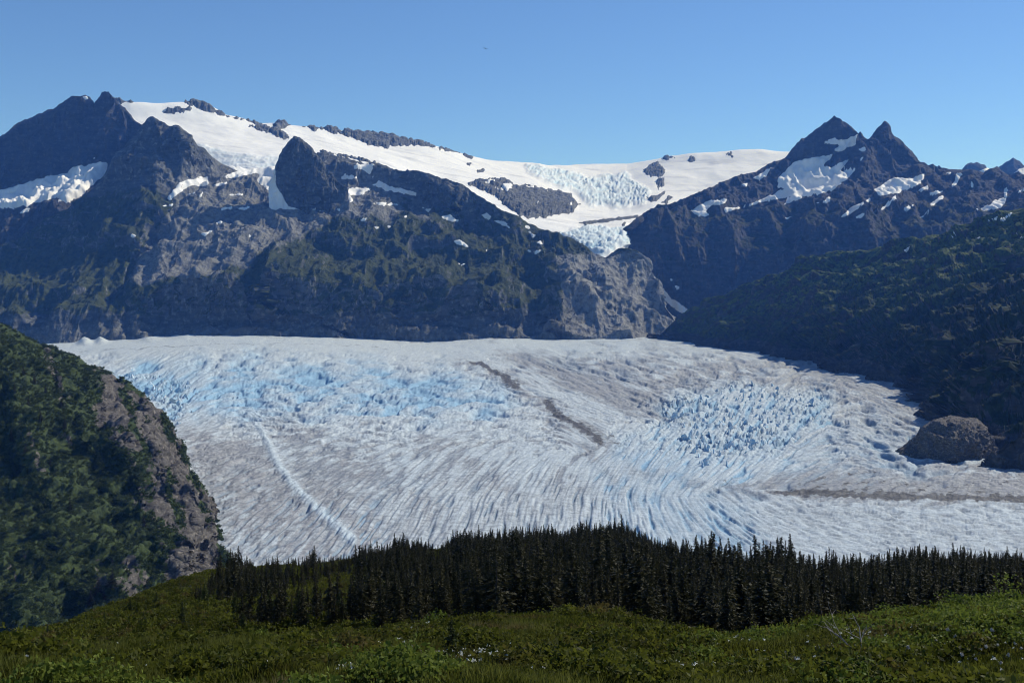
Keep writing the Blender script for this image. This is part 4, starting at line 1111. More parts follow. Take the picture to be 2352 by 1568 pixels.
def conifer(hh, width, seed, dens=1.0, bare=0.06, mat=None, leaf=1.0):
    """trunk mesh and crown mesh of a mountain conifer with drooping sprays and a bare leader"""
    r = np.random.default_rng(seed)
    zz = np.linspace(0, hh, 9)
    bend = np.cumsum(r.normal(0, 0.018 * hh, (9, 2)), 0) * (zz / hh)[:, None] * 0.6
    tp = np.column_stack([bend, zz - 0.3 * (zz == 0)])
    tv, tf = tube(tp, 0.016 * hh * (1 - zz / hh) ** 0.8 + 0.012, 5)
    C, U, Vv = [], [], []
    z = bare * hh
    while z < hh * 0.985:
        q = z / hh
        L0 = width * hh * ((1 - q) ** 0.95) * (0.6 + 0.4 * min(1, q / 0.16 + 0.3)) * (0.75 + 0.5 * r.random()) + 0.03
        for _ in range(int(r.integers(5, 8))):
            if r.random() > dens:
                continue
            L = L0 * r.uniform(0.45, 1.15)
            az = r.uniform(0, 2 * np.pi); dro = r.uniform(-0.35, 0.1) + 0.5 * max(0, q - 0.75)
            d = np.array([math.cos(az), math.sin(az), dro]); d /= np.linalg.norm(d)
            base = np.array([np.interp(z, zz, tp[:, 0]), np.interp(z, zz, tp[:, 1]), z])
            n = max(3, int(L / (0.11 * leaf)))
            for k in range(n):
                s = (k + r.uniform(0.1, 1)) / n
                c = base + d * L * s + np.array([0, 0, -0.16 * L * s * s]) + r.normal(0, 0.05 * leaf, 3)
                side = np.array([-d[1], d[0], 0])
                u = d * r.uniform(0.6, 1.1) + side * r.uniform(-0.9, 0.9) + np.array([0, 0, r.uniform(-0.5, 0.35)])
                w = np.cross(u, r.normal(size=3))
                g_ = 0.4 + 0.6 * min(1.0, (1 - q) / 0.45)
                C.append(c); U.append(unit(u) * 0.21 * g_ * leaf * r.uniform(0.6, 1.25)); Vv.append(unit(w) * 0.10 * g_ * leaf * r.uniform(0.6, 1.3))
        z += hh * 0.016 * r.uniform(0.8, 1.6) + 0.045
    for k in range(int(hh * 4)):
        zt = hh * r.uniform(0.84, 1.0)
        c = np.array([np.interp(zt, zz, tp[:, 0]), np.interp(zt, zz, tp[:, 1]), zt]) + r.normal(0, 0.04, 3)
        C.append(c); U.append(unit(r.normal(size=3) + np.array([0, 0, 0.6])) * 0.09); Vv.append(unit(r.normal(size=3)) * 0.04)
    cv, cf = quads(np.array(C), np.array(U), np.array(Vv))
    return mesh_np('trunk', tv, tf, True, None, M_BARK), mesh_np('crown', cv, cf, False, None, mat or M_NEEDLE)


def leafy(rx, ry, rz, n, size, seed, mat, lumps=7, up=0.3, name='foliage'):
    """shrub foliage: leaves spread over a cluster of uneven lumps"""
    r = np.random.default_rng(seed)
    lc = r.normal(0, 0.42, (lumps, 3)) * np.array([rx, ry, rz]); lc[:, 2] = np.abs(lc[:, 2]) + 0.25 * rz
    lr = r.uniform(0.3, 0.62, lumps)
    k = r.integers(0, lumps, n)
    d = unit(r.normal(size=(n, 3))); d[:, 2] = np.abs(d[:, 2]) * 1.2 - 0.35
    C = lc[k] + d * (lr[k] * r.uniform(0.55, 1.08, n))[:, None] * np.array([rx, ry, rz])
    C[:, 2] = np.maximum(C[:, 2], 0.02 * rz)
    u = unit(r.normal(size=(n, 3)) + np.array([0, 0, up])); w = unit(np.cross(u, r.normal(size=(n, 3))))
    s = size * r.uniform(0.6, 1.35, n)[:, None]
    P, f = quads(C, u * s, w * s * 0.55)
    return mesh_np(name, P, f, False, None, mat)


def blades(n, radius, hmin, hmax, wd, seed, mat, name):
    r = np.random.default_rng(seed)
    a = r.uniform(0, 2 * np.pi, n); rr = radius * np.sqrt(r.uniform(0, 1, n))
    b = np.column_stack([rr * np.cos(a), rr * np.sin(a), np.zeros(n) - 0.03])
    hgt = r.uniform(hmin, hmax, n)
    lean = r.normal(0, 0.32, (n, 2)) * hgt[:, None]
    t = b + np.column_stack([lean, hgt])
    s = np.column_stack([np.cos(a + r.uniform(0, 6, n)), np.sin(a + 1.3), np.zeros(n)]); s = unit(s) * wd
    mid = b * 0.45 + t * 0.55 + r.normal(0, 0.02, (n, 3))
    P = np.stack([b - s * 0.6, mid - s, t, mid + s], 1).reshape(-1, 3)
    return mesh_np(name, P, np.arange(n * 4).reshape(n, 4), False, None, mat)


def scatter(name, pts, rotz, scl, src_mesh, kind='stuff'):
    """uncountable ground cover: one object whose points each carry a copy of a small plant"""
    src = bpy.data.objects.new(name + '_source', src_mesh)
    me = bpy.data.meshes.new(name)
    me.vertices.add(len(pts)); me.vertices.foreach_set('co', np.asarray(pts, np.float32).ravel())
    a = me.attributes.new('turn', 'FLOAT_VECTOR', 'POINT')
    rot = np.zeros((len(pts), 3), np.float32); rot[:, 2] = rotz
    a.data.foreach_set('vector', rot.ravel())
    a = me.attributes.new('size', 'FLOAT', 'POINT'); a.data.foreach_set('value', np.asarray(scl, np.float32))
    me.update()
    o = link(name, me)
    o['kind'] = kind
    ng = bpy.data.node_groups.new(name + '_scatter', 'GeometryNodeTree')
    ng.interface.new_socket('Geometry', in_out='INPUT', socket_type='NodeSocketGeometry')
    ng.interface.new_socket('Geometry', in_out='OUTPUT', socket_type='NodeSocketGeometry')
    N = ng.nodes; L = ng.links
    gi = N.new('NodeGroupInput'); go = N.new('NodeGroupOutput')
    io = N.new('GeometryNodeInstanceOnPoints'); ob = N.new('GeometryNodeObjectInfo')
    ob.inputs['Object'].default_value = src
    tr = N.new('GeometryNodeInputNamedAttribute'); tr.data_type = 'FLOAT_VECTOR'; tr.inputs['Name'].default_value = 'turn'
    sz = N.new('GeometryNodeInputNamedAttribute'); sz.data_type = 'FLOAT'; sz.inputs['Name'].default_value = 'size'
    L.new(gi.outputs[0], io.inputs['Points']); L.new(ob.outputs['Geometry'], io.inputs['Instance'])
    L.new(tr.outputs[0], io.inputs['Rotation']); L.new(sz.outputs[0], io.inputs['Scale'])
    L.new(io.outputs[0], go.inputs[0])
    md_ = o.modifiers.new('scatter', 'NODES'); md_.node_group = ng
    return o


def sample(p, n, power=1.0, seed=0, frame=None):
    """n random points on a patch, weighted by ground area ** power, inside a frame window"""
    r = np.random.default_rng(seed)
    P = p.P
    A = np.linalg.norm(np.cross(P[1:, :-1] - P[:-1, :-1], P[:-1, 1:] - P[:-1, :-1]), axis=-1) ** power
    if frame is not None:
        x0, x1, y0, y1 = frame
        A = A * ((p.cfx[:-1, :-1] > x0) & (p.cfx[:-1, :-1] < x1) & (p.cfy[:-1, :-1] > y0) & (p.cfy[:-1, :-1] < y1))
    A[p.front_rows + 3:] = 0
    A = A.ravel() / A.sum()
    k = r.choice(len(A), n, p=A)
    i, j = np.unravel_index(k, (P.shape[0] - 1, P.shape[1] - 1))
    u = r.random(n)[:, None]; v = r.random(n)[:, None]
    Q = (P[i, j] * (1 - u) + P[i, j + 1] * u) * (1 - v) + (P[i + 1, j] * (1 - u) + P[i + 1, j + 1] * u) * v
    fx, fy = toframe(Q)
    return Q, fx, fy, i, j


def hill_point(px, Y, patch):
    """ground point of a patch straight along direction px at distance Y"""
    c = int(np.argmin(np.abs(patch.px - px)))
    col = patch.P[:, c]
    z = np.interp(Y, col[:, 1], col[:, 2])
    x = np.interp(Y, col[:, 1], col[:, 0])
    return np.array([x + (px - patch.px[c]) / F * Y, Y, z])


# --- ground cover -----------------------------------------------------------------
WIN = (-120, 2480, 1330, 1640)
tuft_h = blades(46, 0.24, 0.08, 0.24, 0.016, 1, M_HEATH, 'heath_tuft')
tuft_g = blades(26, 0.2, 0.16, 0.42, 0.008, 2, M_GRASS, 'grass_tuft')
tuft_b = leafy(0.26, 0.26, 0.2, 120, 0.028, 3, M_HEATH, 6, 0.2, 'low_shrub')
Q, fx, fy, _, _ = sample(md, 30000, 0.8, 11, WIN)
r_ = np.random.default_rng(5)
scatter('heath', Q, r_.uniform(0, 6.28, len(Q)), r_.uniform(0.6, 1.25, len(Q)), tuft_h)
Q, fx, fy, _, _ = sample(md, 15000, 0.8, 12, WIN)
keep = fbm2(Q[:, 0] / 6, Q[:, 1] / 6, 3, 0.5, 9) > -0.08
Q = Q[keep]
scatter('meadow_grass', Q, r_.uniform(0, 6.28, len(Q)), r_.uniform(0.5, 1.2, len(Q)), tuft_g)
Q, fx, fy, _, _ = sample(md, 22000, 0.8, 13, WIN)
keep = fbm2(Q[:, 0] / 5, Q[:, 1] / 5, 3, 0.5, 19) > -0.1
Q = Q[keep]
scatter('low_shrubs', Q, r_.uniform(0, 6.28, len(Q)), r_.uniform(0.6, 1.7, len(Q)) * (0.7 + 0.8 * (fbm2(Q[:, 0] / 3, Q[:, 1] / 3, 3, 0.5, 23) > 0.15)), tuft_b)
tuft_w = leafy(0.3, 0.3, 0.26, 110, 0.034, 9, M_WILLOW, 6, 0.3, 'green_shrub')
Q, fx, fy, _, _ = sample(md, 16000, 0.8, 17, WIN)
keep = (poly_sd([(1660, 1480), (1900, 1440), (2100, 1405), (2480, 1380), (2480, 1490), (2200, 1500), (2000, 1500), (1800, 1515), (1680, 1510)], fx, fy) + 30 * fbm2(fx / 60, fy / 25, 3, 0.6, 51) > 4) & (fbm2(Q[:, 0] / 3.5, Q[:, 1] / 3.5, 3, 0.55, 52) > 0.0)
keep |= fbm2(Q[:, 0] / 4, Q[:, 1] / 4, 3, 0.55, 53) > 0.34
Q = Q[keep]
scatter('green_shrubs', Q, r_.uniform(0, 6.28, len(Q)), r_.uniform(0.5, 1.6, len(Q)), tuft_w)
# hill scrub
scrub = leafy(0.9, 0.9, 0.7, 150, 0.11, 4, M_HEATH, 8, 0.2, 'scrub')
Q, fx, fy, _, _ = sample(hl, 14000, 0.7, 14, (-120, 2480, 1230, 1560))
WOOD = [(900, 1300), (1500, 1260), (2480, 1300), (2480, 1400), (2100, 1435), (1900, 1465), (1720, 1500), (1560, 1490), (1300, 1450), (950, 1450)]
keep = (poly_sd(WOOD, fx, fy) < 0) | (r_.random(len(Q)) < 0.12)
Q = Q[keep]
scatter('hill_scrub', Q, r_.uniform(0, 6.28, len(Q)), r_.uniform(0.4, 1.1, len(Q)), scrub)
# alder thickets on the left valley slope
alder = leafy(2.4, 2.4, 1.7, 130, 0.42, 6, M_ALDER, 9, 0.3, 'alder')
Q, fx, fy, qi, qj = sample(nl, 26000, 0.75, 15, (-60, 540, 720, 1520))
vv = nveg[qi, qj]
keep = (vv > 0.45) & (fbm2(Q[:, 0] / 40, Q[:, 1] / 40 + Q[:, 2] / 30, 4, 0.6, 29) > -0.22)
Q = Q[keep]
scatter('alder_thicket', Q - np.array([0, 0, 0.6]), r_.uniform(0, 6.28, len(Q)), r_.uniform(0.5, 1.5, len(Q)), alder)
# small white flowers, some of them standing in for leaf glints
flower = blades(9, 0.035, 0.02, 0.035, 0.014, 8, M_PETAL, 'flower')
FZ = [([(760, 1500), (900, 1485), (1010, 1510), (1020, 1555), (880, 1568), (760, 1560)], 240), ([(925, 1462), (960, 1443), (1000, 1450), (990, 1474), (950, 1480)], 60),
      ([(1000, 1530), (1100, 1500), (1150, 1490), (1200, 1505), (1260, 1515), (1180, 1530), (1060, 1550), (960, 1562)], 150), ([(1560, 1470), (1650, 1465), (1760, 1490), (1800, 1512), (1680, 1520), (1600, 1500)], 190),  # last cluster: light glinting on leaves, drawn as white petals
      ([(1800, 1480), (2000, 1450), (2200, 1440), (2352, 1450), (2352, 1540), (2000, 1540), (1850, 1520)], 220), ([(0, 1500), (760, 1500), (760, 1568), (0, 1568)], 60), ([(1200, 1500), (1900, 1520), (2352, 1530), (2352, 1568), (1200, 1568)], 160)]
pts = []
Q, fx, fy, _, _ = sample(md, 60000, 0.6, 16, (0, 2352, 1400, 1600))
for k, (poly, n) in enumerate(FZ):
    ok = np.where(poly_sd(poly, fx, fy) + 14 * fbm2(fx / 40, fy / 20, 3, seed=40 + k) > 0)[0]
    pts.append(Q[ok[:n]])
pts = np.concatenate(pts)
pts[:, 2] += r_.uniform(0.16, 0.34, len(pts))
scatter('wildflowers_glints', pts, r_.uniform(0, 6.28, len(pts)), r_.uniform(0.45, 1.15, len(pts)), flower)

# ----------------------------------------------------------------------------
# conifers
# ----------------------------------------------------------------------------
KINDS = []
for k in range(9):
    KINDS.append(conifer(8.0, [0.2, 0.24, 0.17, 0.22, 0.26, 0.15, 0.2, 0.18, 0.24][k], 100 + k, [1, 1, 0.9, 0.95, 1, 0.62, 0.85, 0.7, 1][k], [0.03, 0.02, 0.08, 0.04, 0.02, 0.2, 0.1, 0.16, 0.02][k]))
YOUNG = [conifer(2.4, 0.33, 140 + k, 1.0, 0.02, M_NEEDLE2, 0.5) for k in range(3)]


def plant_tree(kind, loc, hgt, rot, name='conifer_tree', base=8.0, lean=(0, 0), wide=1.0):
    t = bpy.data.objects.new(name, None); COL.objects.link(t)
    t.empty_display_size = 0.2
    t.location = loc; t.rotation_euler = (lean[0], lean[1], rot)
    s = hgt / base; t.scale = (s * wide, s * wide, s)
    for nm, me in (('trunk', kind[0]), ('crown', kind[1])):
        c = bpy.data.objects.new(nm, me); COL.objects.link(c); c.parent = t
    return t


TOPX = [90, 220, 400, 480, 505, 530, 560, 600, 640, 690, 720, 740, 790, 850, 910, 960, 1000, 1040, 1090, 1200, 1300, 1420, 1450, 1475, 1500, 1560, 1600, 1630, 1680, 1730, 1770, 1810, 1840, 1890, 1960, 2050, 2100, 2200, 2300, 2352, 2500]
TOPY = [1440, 1415, 1362, 1312, 1280, 1268, 1278, 1292, 1278, 1288, 1264, 1288, 1278, 1250, 1234, 1236, 1252, 1226, 1218, 1214, 1206, 1192, 1200, 1225, 1236, 1236, 1240, 1226, 1240, 1238, 1226, 1236, 1278, 1264, 1274, 1262, 1258, 1258, 1265, 1274, 1280]
TOPY = [y - 12 for y in TOPY]
FOREST = [(470, 1345), (560, 1310), (830, 1270), (1000, 1250), (1400, 1220), (1500, 1250), (1620, 1300), (2500, 1280), (2500, 1412), (2340, 1416), (2120, 1442), (1900, 1472), (1720, 1508), (1620, 1508), (1520, 1490), (1300, 1446), (1050, 1452), (760, 1460), (560, 1462), (640, 1420), (790, 1400), (900, 1385), (880, 1340), (780, 1328), (700, 1350), (600, 1392), (430, 1400)]
rt = np.random.default_rng(77)
Q, fx, fy, _, _ = sample(hl, 7000, 0.72, 21, (440, 2480, 1228, 1525))
ok = poly_sd(FOREST, fx, fy) + 12 * fbm2(fx / 60, fy / 30, 3, seed=3) > 0
Q, fx, fy = Q[ok], fx[ok], fy[ok]
lim = (fy - np.interp(fx, TOPX, TOPY) - 4 - 18 * np.clip(perlin2(fx / 46.0, fx * 0 + 3.3, 2) + 0.2, 0, 1)) * Q[:, 1] / F
hgt = np.minimum(rt.uniform(3.6, 9.5, len(Q)) * (1 + 0.45 * fbm2(Q[:, 0] / 14, Q[:, 1] / 14, 3, 0.5, 8)), lim * (1.04 - 0.62 * rt.random(len(Q)) ** 0.9))
hgt = np.where(fx < 900, np.minimum(hgt, 6.0), hgt)
ok = hgt > 1.2
Q, fx, fy, hgt = Q[ok], fx[ok], fy[ok], hgt[ok]
# trees along the crest, whose tops draw the outline of the wood
cxs = np.arange(482, 2400, 9.0) + rt.uniform(-4, 4, len(np.arange(482, 2400, 9.0)))
cq, chh = [], []
for x in cxs:
    for _ in range(1 + int(rt.random() < 0.6)):
        Yr = np.interp(x, [c[0] for c in hl_sky], [c[2] for c in hl_sky]) * rt.uniform(0.86, 0.995)
        p_ = hill_point(x, Yr, hl); _, fyp = toframe(p_)
        top_ = np.interp(x, TOPX, TOPY) + 4 + abs(rt.normal(0, 13)) + 14 * max(0, float(perlin2(np.array(x / 46.0), np.array(3.3), 2)) + 0.2)
        hh_ = (fyp - top_) * Yr / F
        if hh_ > 1.2:
            cq.append(p_); chh.append(min(hh_, 11.0))
HERO = [(1595, 1237), (1630, 1224), (1612, 1252), (1680, 1242), (1735, 1236), (1772, 1222), (1790, 1242), (1815, 1234), (1745, 1255), (1900, 1262), (1915, 1271), (1975, 1278), (2040, 1270), (2110, 1258), (2150, 1262), (2190, 1255), (2215, 1263), (2260, 1268), (2310, 1262), (2335, 1268), (1510, 1245), (1480, 1230), (1425, 1189), (1412, 1200), (1437, 1206), (1380, 1205), (1330, 1207), (1270, 1210), (1215, 1212), (1160, 1213), (1100, 1216), (1060, 1222), (1040, 1226), (985, 1248), (930, 1232), (905, 1234), (850, 1252), (815, 1262), (720, 1261), (712, 1276), (640, 1278), (625, 1288), (548, 1262), (530, 1268), (508, 1280), (2065, 1276), (1660, 1262), (1865, 1280)]
for x, ty_ in HERO:
    Yr = np.interp(x, [c[0] for c in hl_sky], [c[2] for c in hl_sky]) * rt.uniform(0.78, 0.9)
    p_ = hill_point(x, Yr, hl); _, fyp = toframe(p_)
    cq.insert(0, p_); chh.insert(0, (fyp - ty_ + 13) * Yr / F)
Q = np.concatenate([Q, np.array(cq)]); hgt = np.concatenate([hgt, chh]); fx, fy = toframe(Q)
# keep a minimum spacing, nearest first
order = np.argsort(Q[:, 1] + 1e4 * (np.arange(len(Q)) < len(Q) - len(cq)) + 1e4 * (np.arange(len(Q)) >= len(Q) - len(cq) + len(HERO))); cell = {}; kept = []
for i in order:
    rad = 0.6 + 0.15 * hgt[i]
    cx_, cy_ = int(Q[i, 0] // 2), int(Q[i, 1] // 2)
    if any((Q[i, 0] - Q[j, 0]) ** 2 + (Q[i, 1] - Q[j, 1]) ** 2 < rad * rad for a in (-1, 0, 1) for b in (-1, 0, 1) for j in cell.get((cx_ + a, cy_ + b), ())):
        continue
    cell.setdefault((cx_, cy_), []).append(i); kept.append(i)
kept = np.array(kept)
Q, fx, fy, hgt = Q[kept], fx[kept], fy[kept], hgt[kept]
app = hgt / Q[:, 1] * F
toppy = fy - app
sky_gap = toppy - np.interp(fx, TOPX, TOPY)
score = app * (1 + 0.9 * (sky_gap < 8) + 2.0 * (sky_gap < 4)) * (1 + 0.3 * (fx > 1500))
rank = np.argsort(-score)
single, mass = rank[:250], rank[250:]


PLACES = [(560, "at the wood's left tip"), (700, 'left of the small clearing'), (830, 'by the small clearing'), (960, "on the hill's left rise"), (1100, 'well left of the hilltop'), (1250, 'just left of the hilltop'), (1400, 'right under the hilltop'),
          (1500, "on the hilltop's right shoulder"), (1600, 'in the dip right of the hilltop'), (1720, 'in the clump right of the hilltop'), (1840, "at the tall clump's right end"), (1960, 'right of the tall clump'), (2100, 'left of the willow bank'), (2230, 'behind the left willows'), (9999, 'behind the big willow bank')]
FORM = ['dense', 'broad', 'slim', 'dense', 'broad', 'sparse', 'shaggy', 'sparse', 'broad']
ORD = ['leftmost', 'second from left', 'third from left', 'fourth from left', 'fifth from left', 'sixth from left', 'seventh from left', 'eighth from left', 'ninth from left', 'tenth from left']


def number_off(rows):
    """tell look-alikes apart by their order from the left"""
    by = {}
    for x, t in rows:
        by.setdefault(t['label'], []).append((x, t))
    for lb, v in by.items():
        if len(v) > 1:
            v.sort(key=lambda a: a[0])
            for n_, (x, t) in enumerate(v):
                t['label'] = lb + ', ' + (ORD[n_] if n_ < len(ORD) - 1 else ('rightmost' if n_ == len(v) - 1 else 'nearer the right'))


rows = []
q1, q2 = np.percentile(app[single], [33, 70])
for n_, i in enumerate(single):
    k = int(rt.integers(0, 9))
    t = plant_tree(KINDS[k], Q[i] - np.array([0, 0, 0.1]), float(hgt[i]), float(rt.uniform(0, 6.28)), lean=tuple(rt.normal(0, 0.03, 2)), wide=float(rt.uniform(0.9, 1.7)))
    place = next(w for x, w in PLACES if fx[i] < x)
    size = 'small' if app[i] < q1 else ('medium' if app[i] < q2 else 'tall')
    t['label'] = size + ' ' + FORM[k] + ' conifer ' + place + (', against the ice' if sky_gap[i] < 8 else ', amid others')
    t['category'] = 'tree'; t['group'] = 'conifers of the hill wood'
    rows.append((fx[i], t))
number_off(rows)
# the rest of the forest, too many to count, as one mass per tree shape is one object
def whole(kind, name):
    vs_, fs_ = [], []; off = 0; mats = []
    bm_v = []
    for me in kind:
        n = len(me.vertices); co = np.empty(n * 3, np.float32); me.vertices.foreach_get('co', co)
        f = np.empty(len(me.loops), np.int32); me.loops.foreach_get('vertex_index', f)
        vs_.append(co.reshape(-1, 3)); fs_.append(f.reshape(-1, 4) + off); off += n; mats.append(len(fs_[-1]))
    m = mesh_np(name, np.concatenate(vs_), np.concatenate(fs_), False, None, M_BARK)
    m.materials.append(M_NEEDLE)
    m.polygons.foreach_set('material_index', np.repeat([0, 1], mats).astype(np.int32))
    return m
for k in range(3):
    sel = mass[k::3]
    scatter('conifer_forest', Q[sel], rt.uniform(0, 6.28, len(sel)), hgt[sel] / 8.0, whole(KINDS[[0, 3, 6][k]], 'forest_conifer'))

# conifers scattered over the left valley slope
rows = []
spots = [(60, 862), (84, 880), (110, 905), (70, 930), (128, 940), (96, 968), (140, 985), (40, 900), (30, 1010), (75, 1040), (120, 1075), (222, 1372), (240, 1380), (190, 1398), (262, 1350), (330, 1215), (300, 1180), (160, 1180)]
for k, (x, y) in enumerate(spots):
    c_ = int(np.argmin(np.abs(nl.px - x))); kk = nl.front_rows
    j_ = int(np.argmin(np.abs(nl.cfy[:kk, c_] - y)))
    t = plant_tree(KINDS[k % 5], nl.P[j_, c_] - np.array([0, 0, 0.5]), float(rt.uniform(11, 18)), float(rt.uniform(0, 6.28)), wide=1.4)
    t['label'] = 'dark conifer standing out on the upper left valley slope' if y < 1150 else 'dark conifer low on the left valley slope, above the hill\'s foot'
    t['category'] = 'tree'; t['group'] = 'conifers on the upper valley slope' if y < 1150 else 'conifers on the lower valley slope'
    rows.append((x, t))
number_off(rows)

# ----------------------------------------------------------------------------
# single plants and small things in the foreground
# ----------------------------------------------------------------------------
def ground_at(px, py, patch):
    """the patch point seen at (px, py)"""
    c = int(np.argmin(np.abs(patch.px - px)))
    k = patch.front_rows
    col = patch.P[:k + 1, max(0, c - 1):c + 2].mean(1)
    _, fy_ = toframe(col)
    o_ = np.argsort(fy_)
    Y_ = np.interp(py, fy_[o_], col[o_, 1])
    p = at(px, py, Y_)
    p[2] = np.interp(Y_, col[:, 1], col[:, 2])
    return p


def thing(name, label, cat, loc, rot=0.0, scale=(1, 1, 1), group=None):
    t = bpy.data.objects.new(name, None); COL.objects.link(t)
    t.empty_display_size = 0.2
    t.location = loc; t.rotation_euler = (0, 0, rot); t.scale = scale
    t['label'] = label; t['category'] = cat
    if group:
        t['group'] = group
    return t


def stems(n, hh, spread, seed, rad=0.012):
    r = np.random.default_rng(seed); V_, f_ = [], []; off = 0
    for k in range(n):
        a = r.uniform(0, 6.28); s = r.uniform(0.3, 1) * spread
        p = np.array([[0.03 * math.cos(a), 0.03 * math.sin(a), -0.05], [s * 0.35 * math.cos(a), s * 0.35 * math.sin(a), hh * 0.45], [s * math.cos(a), s * math.sin(a), hh * r.uniform(0.75, 1.0)]])
        v, f = tube(p, [rad, rad * 0.7, rad * 0.3], 4)
        V_.append(v); f_.append(f + off); off += len(v)
    return mesh_np('stems', np.concatenate(V_), np.concatenate(f_), True, None, M_BARK)


# bright willow shrubs along the meadow's right rim
WIL = [leafy(1.0, 1.0, 0.75, 420, 0.055, 60 + k, M_WILLOW, 9, 0.5) for k in range(3)]
WST = stems(9, 0.8, 0.8, 66)
willows = [
    (2060, 1424, 0.75, 'low bright green willow, leftmost of those along the meadow rim'),
    (2115, 1420, 0.55, 'small green willow just right of the leftmost rim willow'),
    (2170, 1418, 0.7, 'bright green willow at the left foot of the big willow bank'),
    (2205, 1412, 1.0, 'tall feathery green willow starting the big bank at right'),
    (2248, 1408, 1.05, 'broad green willow in the middle of the big bank at right'),
    (2290, 1402, 1.1, 'green willow right of the bank\'s middle, against dark trunks'),
    (2325, 1398, 1.15, 'large pale green willow cut by the right picture edge, upper one'),
    (2350, 1430, 0.95, 'green willow at the far right edge, below the large one'),
    (2268, 1440, 0.7, 'low yellowish willow in front of the big willow bank'),
    (1610, 1480, 0.5, 'small pale shrub at the dip of the meadow rim'),
    (1745, 1478, 0.45, 'little green shrub on the rim right of the dip'),
    (2020, 1450, 0.6, 'rounded green willow below the leftmost rim willow'),
]
for k, (x, y, s, lb) in enumerate(willows):
    t = thing('willow_shrub', lb, 'shrub', ground_at(x, y, md) - np.array([0, 0, 0.05]), k * 1.3, (s, s, s * 0.95), 'willow shrubs on the meadow rim')
    link('foliage', WIL[k % 3], None, t); link('stems', WST, None, t)
t = thing('yellow_shrub', 'yellow-green feathery shrub at the bottom edge, left of centre', 'shrub', ground_at(885, 1566, md) - np.array([0, 0, 0.1]), 0.4, (0.85, 0.6, 0.5))
link('foliage', leafy(1.0, 1.0, 0.75, 620, 0.05, 71, M_YBUSH, 10, 0.5), None, t); link('stems', WST, None, t)

# young conifers
young = [
    (1040, 1508, 1.15, 0, 'young conifer with drooping boughs alone on the meadow, left of centre'),
    (1130, 1425, 0.6, 1, 'tiny conifer on the crest of the meadow mound'),
    (470, 1398, 2.4, 2, 'low spreading conifer on the left hill shoulder below dark treetops'),
    (540, 1410, 2.0, 0, 'short light green conifer left of the small clearing'),
    (620, 1428, 2.6, 1, 'bushy conifer at the lower left border of the wood'),
    (690, 1445, 2.8, 2, 'young conifer beside the wood\'s lower left border, reaching the meadow'),
    (300, 1412, 1.6, 0, 'stunted conifer low on the bare left slope of the hill'),
    (360, 1400, 1.8, 1, 'small conifer halfway up the hill\'s left slope'),
    (240, 1442, 1.4, 2, 'wind-clipped conifer near the left foot of the hill'),
    (150, 1466, 1.3, 0, 'brownish dwarf conifer at the hill foot, far left'),
    (110, 1474, 1.2, 1, 'leftmost dwarf conifer behind the meadow edge'),
    (420, 1440, 1.9, 2, 'dwarf conifer in the green hollow below the left shoulder'),
    (330, 1452, 1.5, 0, 'small round conifer above the meadow edge, left part'),
    (560, 1462, 1.7, 1, 'dense young conifer just above the meadow edge left of the wood'),
    (780, 1448, 2.7, 2, 'light green young conifer at the wood\'s front edge, left of the mound'),
    (850, 1432, 2.6, 0, 'young conifer at the wood\'s front edge where the mound begins'),
    (940, 1415, 2.2, 1, 'grey-green young conifer rising behind the mound\'s left end'),
    (1345, 1402, 1.9, 2, 'pale young conifer peeping over the mound right of its top'),
]
for k, (x, y, hg, kk, lb) in enumerate(young):
    patch = md if k < 2 else hl
    t = plant_tree(YOUNG[kk], ground_at(x, y, patch) - np.array([0, 0, 0.05]), hg, k * 0.9, 'young_conifer', 2.4, wide=1.25)
    t['label'] = lb; t['category'] = 'tree'; t['group'] = 'young conifers around the wood'

# bleached dead shrub
r = np.random.default_rng(31); base = ground_at(1990, 1530, md)
t = thing('dead_shrub', 'bleached dead shrub with forked bare branches in the right meadow', 'dead shrub', base)
def branch(p, d, L, rad, depth, V_, f_):
    n = 4; pts_ = [p]; dd = np.array(d, float)
    for i in range(n):
        dd = unit(dd + r.normal(0, 0.18, 3)); pts_.append(pts_[-1] + dd * L / n)
    v, f = tube(np.array(pts_), np.linspace(rad, rad * 0.45, n + 1), 5)
    f_.append(f + sum(len(a) for a in V_)); V_.append(v)
    if depth:
        for _ in range(3):
            k = int(r.integers(2, n + 1))
            branch(pts_[k], unit(dd + r.normal(0, 0.6, 3) + np.array([-0.25, 0, 0.1])), L * r.uniform(0.5, 0.8), rad * 0.5, depth - 1, V_, f_)
for nm, d0, L in [('stem', (-0.45, 0.1, 1), 0.42), ('branch', (-1, 0.0, 0.45), 0.75), ('branch', (0.25, 0.1, 1), 0.6)]:
    V_, f_ = [], []
    st = np.array([0, 0, -0.05]) if nm == 'stem' else np.array([-0.12, 0.02, 0.3])
    branch(st, unit(np.array(d0, float)), L, 0.035 if nm == 'stem' else 0.022, 1 if nm == 'stem' else 2, V_, f_)
    link(nm, mesh_np(nm, np.concatenate(V_), np.concatenate(f_), True, None, M_DEADWOOD), None, t)

